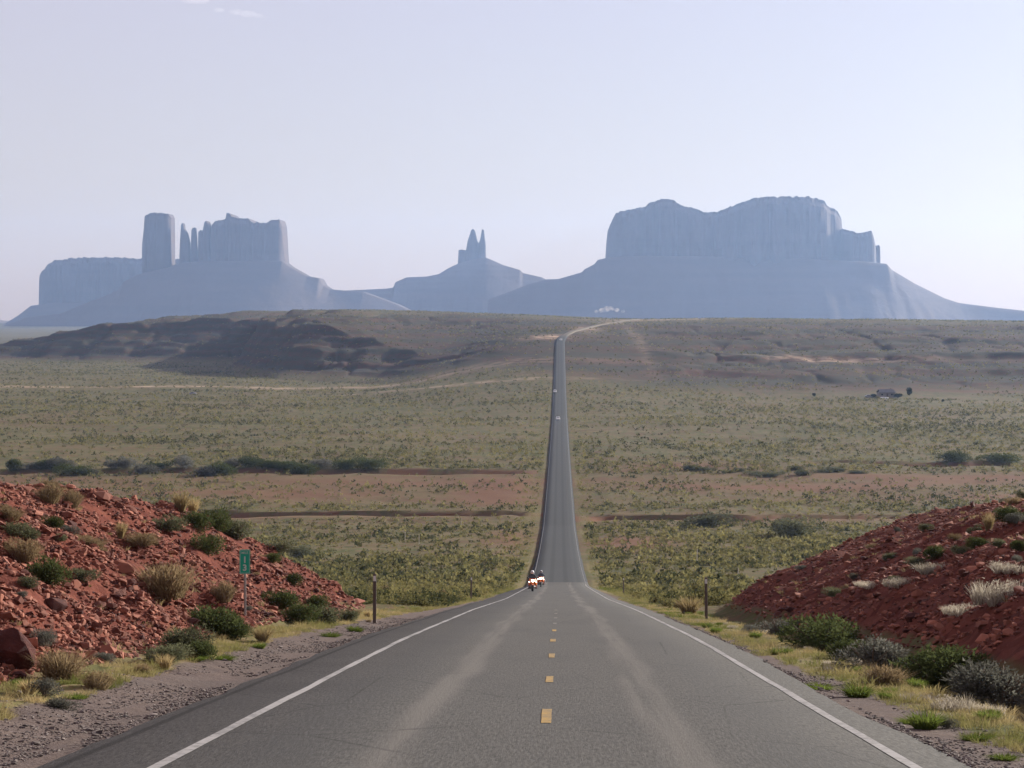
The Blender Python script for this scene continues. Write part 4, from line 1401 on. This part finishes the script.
def motorcycle(x, y, label, body_mat, rz):
    z = float(road_z(y))
    tilt = math.atan((float(road_z(y + 1)) - float(road_z(y - 1))) / 2)
    root = empty('motorcycle', (x, y, z + .004), rz)
    root.rotation_euler[0] = tilt
    tag(root, label, 'motorcycle', 'two touring motorcycles coming up the road')
    # front of the machine looks to -Y
    for (yy, nm) in ((-.76, 'front_wheel'), (.74, 'rear_wheel')):
        w = MB().ring((0, 0, 0), .265, .055, 'X', 28, 8, 1.2).build('wheel', M['tyre'], root, True, (0, yy, .325))
        mb = MB().ring((0, 0, 0), .20, .02, 'X', 24, 6)
        for k in range(6):
            a = k * math.pi / 3
            mb.tube([(0, .04 * math.cos(a), .04 * math.sin(a)), (0, .2 * math.cos(a), .2 * math.sin(a))], .012, 5)
        mb.tube([(-.07, 0, 0), (.07, 0, 0)], .045, 10)
        mb.build('rim', M['rim'], w)
    mb = MB()
    for sx in (-1, 1):
        mb.tube([(sx * .1, -.76, .325), (sx * .1, -.50, .98)], [.03, .027], 8)
    mb.build('fork', M['chrome'], root, True)
    mb = MB()
    mb.loft([[(sx * w, yy, zz) for sx, w, zz in ((-1, wd * .7, z0), (1, wd * .7, z0), (1, wd, (z0 + z1) / 2), (1, wd * .6, z1), (-1, wd * .6, z1), (-1, wd, (z0 + z1) / 2))]
             for yy, wd, z0, z1 in ((-.40, .12, .28, .62), (-.25, .24, .22, .68), (.05, .26, .22, .68), (.30, .17, .26, .62))])
    mb.tube([(-.40, -.05, .33), (.40, -.05, .33)], [.11, .11], 12)
    mb.build('engine', M['chrome'], root)
    mb = MB(); mb.tube([(.16, .1, .3), (.2, .5, .32), (.21, .95, .38)], [.04, .05, .055], 9)
    mb.build('exhaust', M['chrome'], root, True)
    mb = MB(); mb.ball((0, -.12, .84), (.17, .32, .15), 14, 8)
    mb.build('fuel_tank', body_mat, root, True)
    mb = MB()
    mb.loft([[(-w, yy, z0), (w, yy, z0), (w * .9, yy, z1), (-w * .9, yy, z1)] for yy, w, z0, z1 in ((.12, .12, .68, .80), (.4, .17, .68, .80), (.62, .15, .72, .88), (.92, .12, .78, .90))])
    mb.build('seat', M['black'], root)
    mb = MB()   # fairing round the lamp
    mb.loft([[(-w, yy, z0), (w, yy, z0), (w * 1.05, yy, (z0 + z1) / 2), (w * .75, yy, z1), (-w * .75, yy, z1), (-w * 1.05, yy, (z0 + z1) / 2)]
             for yy, w, z0, z1 in ((-.82, .13, .80, 1.0), (-.76, .25, .70, 1.10), (-.55, .36, .52, 1.14), (-.36, .36, .48, 1.02))])
    fa = mb.build('fairing', body_mat, root)
    MB().ball((0, -.80, .93), (.135, .06, .105), 14, 8).build('headlight', M['lamp'], root, True)
    for sx in (-1, 1):
        MB().ball((sx * .29, -.72, .84), (.05, .035, .04), 10, 6).build('fog_lamp', M['lamp'], root, True)
        mb = MB(); mb.tube([(sx * .3, -.52, 1.10), (sx * .42, -.50, 1.22)], .01, 6); mb.ball((sx * .44, -.5, 1.24), (.075, .02, .045), 10, 6)
        mb.build('mirror', M['black'], root, True)
        mb = MB().box((sx * .33, .62, .58), (.22, .50, .36), .05)
        mb.build('pannier', M['grey_paint'], root)
    mb = MB()
    mb.loft([[(-w, yy, zz), (w, yy, zz), (w, yy + .012, zz), (-w, yy + .012, zz)] for w, yy, zz in ((.24, -.66, 1.10), (.25, -.58, 1.28), (.17, -.50, 1.42))])
    mb.build('windscreen', M['glass'], root)
    mb = MB(); mb.tube([(-.40, -.28, 1.06), (-.2, -.46, 1.06), (.2, -.46, 1.06), (.40, -.28, 1.06)], .016, 7)
    mb.build('handlebar', M['black'], root, True)
    mb = MB(); mb.loft([[(-.075, -.76 + .36 * math.sin(a), .325 + .36 * math.cos(a)), (.075, -.76 + .36 * math.sin(a), .325 + .36 * math.cos(a)),
                         (.075, -.76 + .375 * math.sin(a), .325 + .375 * math.cos(a)), (-.075, -.76 + .375 * math.sin(a), .325 + .375 * math.cos(a))] for a in (-.9, -.5, 0, .5, .9)])
    mb.build('mudguard', body_mat, root)
    mb = MB()
    for sx in (-1, 1): mb.tube([(sx * .10, .15, .45), (sx * .12, .74, .325)], .03, 7)
    mb.build('swing_arm', M['black'], root)
    return root


def rider(bike, jacket, helmet_mat, label):
    """seated, hands on the bar, feet on the pegs, looking ahead to -Y"""
    V = [(0, .30, .90), (0, .27, 1.08), (0, .20, 1.28), (0, .15, 1.43), (0, .12, 1.52), (0, .10, 1.62), (0, .10, 1.70)]
    E = [(0, 1), (1, 2), (2, 3), (3, 4), (4, 5), (5, 6)]
    R = [(.17, .14), (.165, .125), (.185, .125), (.15, .10), (.06, .06), (.085, .095), (.06, .07)]
    for sx in (-1, 1):
        n = len(V)
        V += [(sx * .20, .15, 1.42), (sx * .33, -.02, 1.20), (sx * .38, -.22, 1.08), (sx * .385, -.32, 1.06)]
        E += [(3, n), (n, n + 1), (n + 1, n + 2), (n + 2, n + 3)]
        R += [.075, .058, .043, .042]
        n = len(V)
        V += [(sx * .14, .26, .88), (sx * .26, -.16, .78), (sx * .27, .04, .40), (sx * .27, -.10, .33)]
        E += [(0, n), (n, n + 1), (n + 1, n + 2), (n + 2, n + 3)]
        R += [.115, .08, .06, .045]
    me = skin_mesh('person', V, E, R, 0, 1)
    me.materials.append(jacket)
    o = link('person', me)
    o.location = bike.location; o.rotation_euler = bike.rotation_euler
    tag(o, label, 'person', 'riders on the two motorcycles')
    h = MB().ball((0, .10, 1.67), (.14, .165, .165), 18, 12).build('helmet', helmet_mat, o, True)
    MB().ball((0, .035, 1.68), (.115, .11, .07), 14, 8).build('visor', M['glass'], h, True)
    for sx in (-1, 1):
        g = MB(); g.ball((sx * .385, -.32, 1.065), (.055, .05, .045), 10, 6)
        for q in range(4):
            xx = sx * (.355 + .022 * q)
            g.tube([(xx, -.34, 1.09), (xx, -.385, 1.075), (xx, -.385, 1.04), (xx, -.35, 1.03)], .0105, 6)
        g.tube([(sx * .33, -.31, 1.06), (sx * .325, -.345, 1.035)], .012, 6)
        g.build('glove', M['black'], o, True)
        MB().box((sx * .27, -.09, .325), (.10, .27, .10), .035).build('boot', M['black'], o)


def lane_spot(px, py):
    best = min(((abs((RMi := at(px, py, yy))[2] - float(road_z(yy))), yy) for yy in np.arange(150, 262, .5)))
    return at(px, py, best[1])


b1p = lane_spot(532.5, 591.5); b2p = lane_spot(541.0, 587.0)
bk1 = motorcycle(b1p[0], b1p[1], 'nearer motorcycle on the left beside the white edge line, lamps lit', M['orange'], math.radians(3))
bk2 = motorcycle(b2p[0], b2p[1], 'second motorcycle riding behind and right of the first, lamps lit', M['orange'], math.radians(-2))
rider(bk1, M['jacket'], M['white_paint'], 'rider in dark jacket and white helmet on the nearer motorcycle')
rider(bk2, M['jacket_blue'], M['grey_paint'], 'rider in dark jacket and grey helmet on the second motorcycle')


# ------------------------------------------------------------------ cars far away
def car(x, y, z, rz, paint, label, group, tilt=0.0, kind='car', lit=True):
    root = empty('pickup_truck' if kind == 'pickup' else 'car', (x, y, z), rz)
    root.rotation_euler[0] = tilt
    tag(root, label, 'pickup' if kind == 'pickup' else 'car', group)
    def sec(yy, w, z0, z1, tw): return [(-w, yy, z0), (w, yy, z0), (w, yy, (z0 + z1) / 2), (w * tw, yy, z1), (-w * tw, yy, z1), (-w, yy, (z0 + z1) / 2)]
    mb = MB()
    mb.loft([sec(-2.3, .72, .35, .72, .9), sec(-2.2, .88, .28, .86, .9), (sec(-1.0, .93, .26, 1.02, .92)), sec(1.6, .93, .26, 1.06, .92), sec(2.15, .9, .3, 1.0, .9), sec(2.3, .8, .4, .85, .9)])
    mb.build('body', paint, root)
    y1 = .45 if kind == 'pickup' else 1.5
    mb = MB()
    mb.loft([[(-w, yy, zz), (w, yy, zz), (w * .96, yy, zz + .01), (-w * .96, yy, zz + .01)] for w, yy, zz in ((.8, -1.05, 1.02), (.68, -.35, 1.5), (.68, y1 - .5, 1.52), (.78, y1 + .1, 1.05))])
    cab = mb.build('cabin', paint, root)
    mb = MB(); mb.loft([[(-w, yy, zz), (w, yy, zz), (w, yy - .02, zz + .02), (-w, yy - .02, zz + .02)] for w, yy, zz in ((.72, -1.0, 1.08), (.6, -.42, 1.47))])
    mb.build('windscreen', M['glass'], cab)
    for sx in (-1, 1):
        mb = MB(); mb.loft([[(sx * .80, -.75, 1.07), (sx * .80, y1 - .1, 1.07), (sx * .70, y1 - .5, 1.46), (sx * .70, -.35, 1.46)], [(sx * .82, -.75, 1.07), (sx * .82, y1 - .1, 1.07), (sx * .72, y1 - .5, 1.46), (sx * .72, -.35, 1.46)]])
        mb.build('side_window', M['glass'], cab)
        MB().ball((sx * .62, -2.24, .68), (.16, .07, .09), 10, 6).build('headlight', M['lamp'] if lit else M['reflector'], root, True)
        for yy in (-1.45, 1.4):
            w = MB().ring((0, 0, 0), .23, .10, 'X', 20, 8, 1.0).build('wheel', M['tyre'], root, True, (sx * .84, yy, .33))
            MB().tube([(-.08, 0, 0), (.08, 0, 0)], .17, 14).build('rim', M['rim'], w)
    return root


def on_road(px, py, lo, hi):
    return min((abs(at(px, py, yy)[2] - float(road_z(yy))), yy) for yy in np.arange(lo, hi, 1.0))[1]


for px, py, lo, hi, lab in ((558, 420, 800, 1150, 'white car on the middle of the road coming up the valley'),
                            (553.5, 392.5, 1100, 1400, 'white car at the left road edge where the road starts climbing'),
                            (561, 340.5, 1450, 1750, 'pale car near the far bend of the road')):
    yy = on_road(px, py, lo, hi); xx = at(px, py, yy)[0]
    xx = min(max(xx, road_x(yy) - 2.6), road_x(yy) + 2.6)
    sl = math.atan((float(road_z(yy + 2)) - float(road_z(yy - 2))) / 4)
    car(xx, yy, float(road_z(yy)) + .005, 0, M['white_paint'], lab, 'cars far down the road', sl, lit=False)

# homestead on the right
hp = hit(886, 397)
HX, HY = hp[0], hp[1]


def house():
    z = tz(HX, HY)
    root = empty('house', (HX, HY, z), math.radians(6))
    tag(root, 'low dark house with grey roof alone on the right valley floor', 'house')
    MB().box((0, 0, 1.1), (9.0, 6.0, 3.0), 0).build('wall', M['wall'], root)
    mb = MB()
    mb.loft([[(-5.0, -3.6, 2.5), (5.0, -3.6, 2.5), (5.0, -3.6, 2.65), (-5.0, -3.6, 2.65)], [(-4.2, 0, 4.3), (4.2, 0, 4.3), (4.2, 0, 4.45), (-4.2, 0, 4.45)], [(-5.0, 3.6, 2.5), (5.0, 3.6, 2.5), (5.0, 3.6, 2.65), (-5.0, 3.6, 2.65)]])
    rf = mb.build('roof', M['roof'], root)
    MB().box((2.6, .6, 4.4), (.5, .5, 1.0), .02).build('chimney', M['wall'], rf)
    for xx in (-3, 2.6):
        w = MB().box((xx, -3.03, 1.45), (1.2, .06, 1.0)).build('window', M['glass'], root)
        fr = MB()
        fr.box((xx, -3.06, 1.98), (1.36, .07, .08)).box((xx, -3.06, .92), (1.36, .07, .08)).box((xx - .64, -3.06, 1.45), (.08, .07, .98)).box((xx + .64, -3.06, 1.45), (.08, .07, .98))
        fr.build('frame', M['fence_post'], w)
    MB().box((0, -3.04, 1.05), (.95, .08, 2.0), .01).build('door', M['post_dark'], root)


house()
cx, cy = HX - 3.0, HY - 14
car(cx, cy, tz(cx, cy), math.radians(75), M['white_paint'], 'white pickup parked in front of the low dark house', None, kind='pickup', lit=False)
cx, cy = HX - 10.5, HY - 5
car(cx, cy, tz(cx, cy), math.radians(100), M['grey_paint'], 'dark grey car parked left of the low dark house', None, lit=False)


def crown_mesh(n, seed, w, h, z0, size):
    v, f, t = leaf_cloud(n, seed, size, 1.0, .3, 9, .3, 1.6)
    v = v * np.array([w / .95, w / .95, h / .95]) + np.array([0, 0, z0])
    return make_mesh('crown', v, f, tint=t)


def tree(px, py, wpx, hpx, label, seed, name='juniper_tree'):
    p = hit(px, py); s = p[1] / F; w, h = wpx * s, hpx * s
    root = empty(name, tuple(p)); tag(root, label, 'tree')
    m = MB(); m.tube([(0, 0, -.3), (.05, 0, h * .25), (0, .05, h * .6)], [.09 * w, .07 * w, .03 * w], 7)
    m.tube([(.05, 0, h * .25), (w * .2, 0, h * .5)], [.05 * w, .02 * w], 6).tube([(.05, 0, h * .25), (-w * .2, .1, h * .55)], [.05 * w, .02 * w], 6)
    m.build('trunk', M['bark'], root)
    me = crown_mesh(900, seed, w, h * .88, h * .12, .10); me.materials.append(M['juniper'])
    link('crown', me, None, root)


tree(909, 395.5, 5.5, 9, 'lone tall dark tree standing right of the low dark house', 701)
tree(898, 398, 9, 5, 'low dark bushy tree touching the right end of the house', 702)
tree(873, 397.5, 7, 3.6, 'low bushy tree left of the house beside the grey car', 703)
tree(814, 397, 3.5, 3.8, 'tiny dark tree alone on the plain left of the house', 704)
tree(943, 402, 3.0, 3.0, 'tiny dark tree alone on the plain right of the house', 705)
p = hit(193, 394.5)
car(p[0], p[1], p[2], math.radians(84), M['grey_paint'], 'grey car on the pale track across the left valley floor', None, lit=False)


# ------------------------------------------------------------------ dust, clouds, haze
def lumpy(name, lobes, mat, label, cat, kind):
    mb = MB()
    for c_, s_ in lobes:
        mb.ball(c_, s_, 16, 10)
    # one closed skin round the lobes
    import bmesh
    o = mb.build(name, mat, None, True)
    rm = o.modifiers.new('skin', 'REMESH'); rm.mode = 'VOXEL'; rm.voxel_size = min(min(s_) for _, s_ in lobes) * .35
    dg = bpy.context.evaluated_depsgraph_get()
    me = bpy.data.meshes.new_from_object(o.evaluated_get(dg))
    o.modifiers.clear(); o.data = me
    if not me.materials: me.materials.append(mat)
    return tag(o, label, cat, kind=kind)


def volume_mat(name, col, dens, scale, thr, aniso=0.2):
    k = NT(name)
    v = k.n('ShaderNodeVolumePrincipled')
    k.put(v.inputs['Color'], col)
    v.inputs['Anisotropy'].default_value = aniso
    if scale:
        nz = k.noise(k.pos(), scale, 4, .6)
        k.put(v.inputs['Density'], k.math('MULTIPLY', k.ramp(nz, thr - .12, thr + .15), dens))
    else:
        v.inputs['Density'].default_value = dens
    k.t.links.new(v.outputs[0], k.out.inputs['Volume'])
    for l in list(k.out.inputs['Surface'].links): k.t.links.remove(l)
    return k.m


Dd = 3050
lob = []
for px, py, r_ in ((602, 310.5, 2.6), (607, 309, 3.0), (611, 308.6, 2.6), (617, 310, 2.2), (596, 311.5, 1.8), (623, 311.3, 1.7)):
    q = at(px, py, Dd); s = Dd / F
    lob.append((tuple(q), (r_ * 1.3 * s, r_ * 1.6 * s, r_ * s)))
lumpy('dust', lob, volume_mat('dust_plume', (0.95, 0.86, 0.80), 0.055, 0.11, .5), 'pale dust plume rising behind the plateau edge right of the road', 'dust', 'stuff')

Dc = 24000
mcl = volume_mat('wispy_cloud', (1, .96, .95), 0.0007, 0.006, .45, 0.3)
for lobes, lab in ((((193, -1, 9), (200, 0, 7), (186, -4, 8)), 'small faint pink cloud cut by the top edge of the sky'),
                   (((219, 10, 4), (236, 12, 5), (248, 14, 6), (259, 16, 4)), 'thin faint cloud wisp below the small pink cloud')):
    s = Dc / F
    o = lumpy('cloud', [(tuple(at(a, b, Dc)), (r_ * 1.5 * s, r_ * 1.6 * s, r_ * .55 * s)) for a, b, r_ in lobes], mcl, lab, 'cloud', None)

HZ = MB().box((0, 5550, 195), (13000, 11700, 630))
k = NT('valley_haze')
v = k.n('ShaderNodeVolumePrincipled')
v.inputs['Color'].default_value = (0.42, 0.62, 1.0, 1)
v.inputs['Density'].default_value = 0.000037
v.inputs['Anisotropy'].default_value = 0.4
k.t.links.new(v.outputs[0], k.out.inputs['Volume'])
for l in list(k.out.inputs['Surface'].links): k.t.links.remove(l)
hz = HZ.build('haze', k.m)
tag(hz, 'pale blue haze of the air filling the valley', 'haze', kind='stuff')
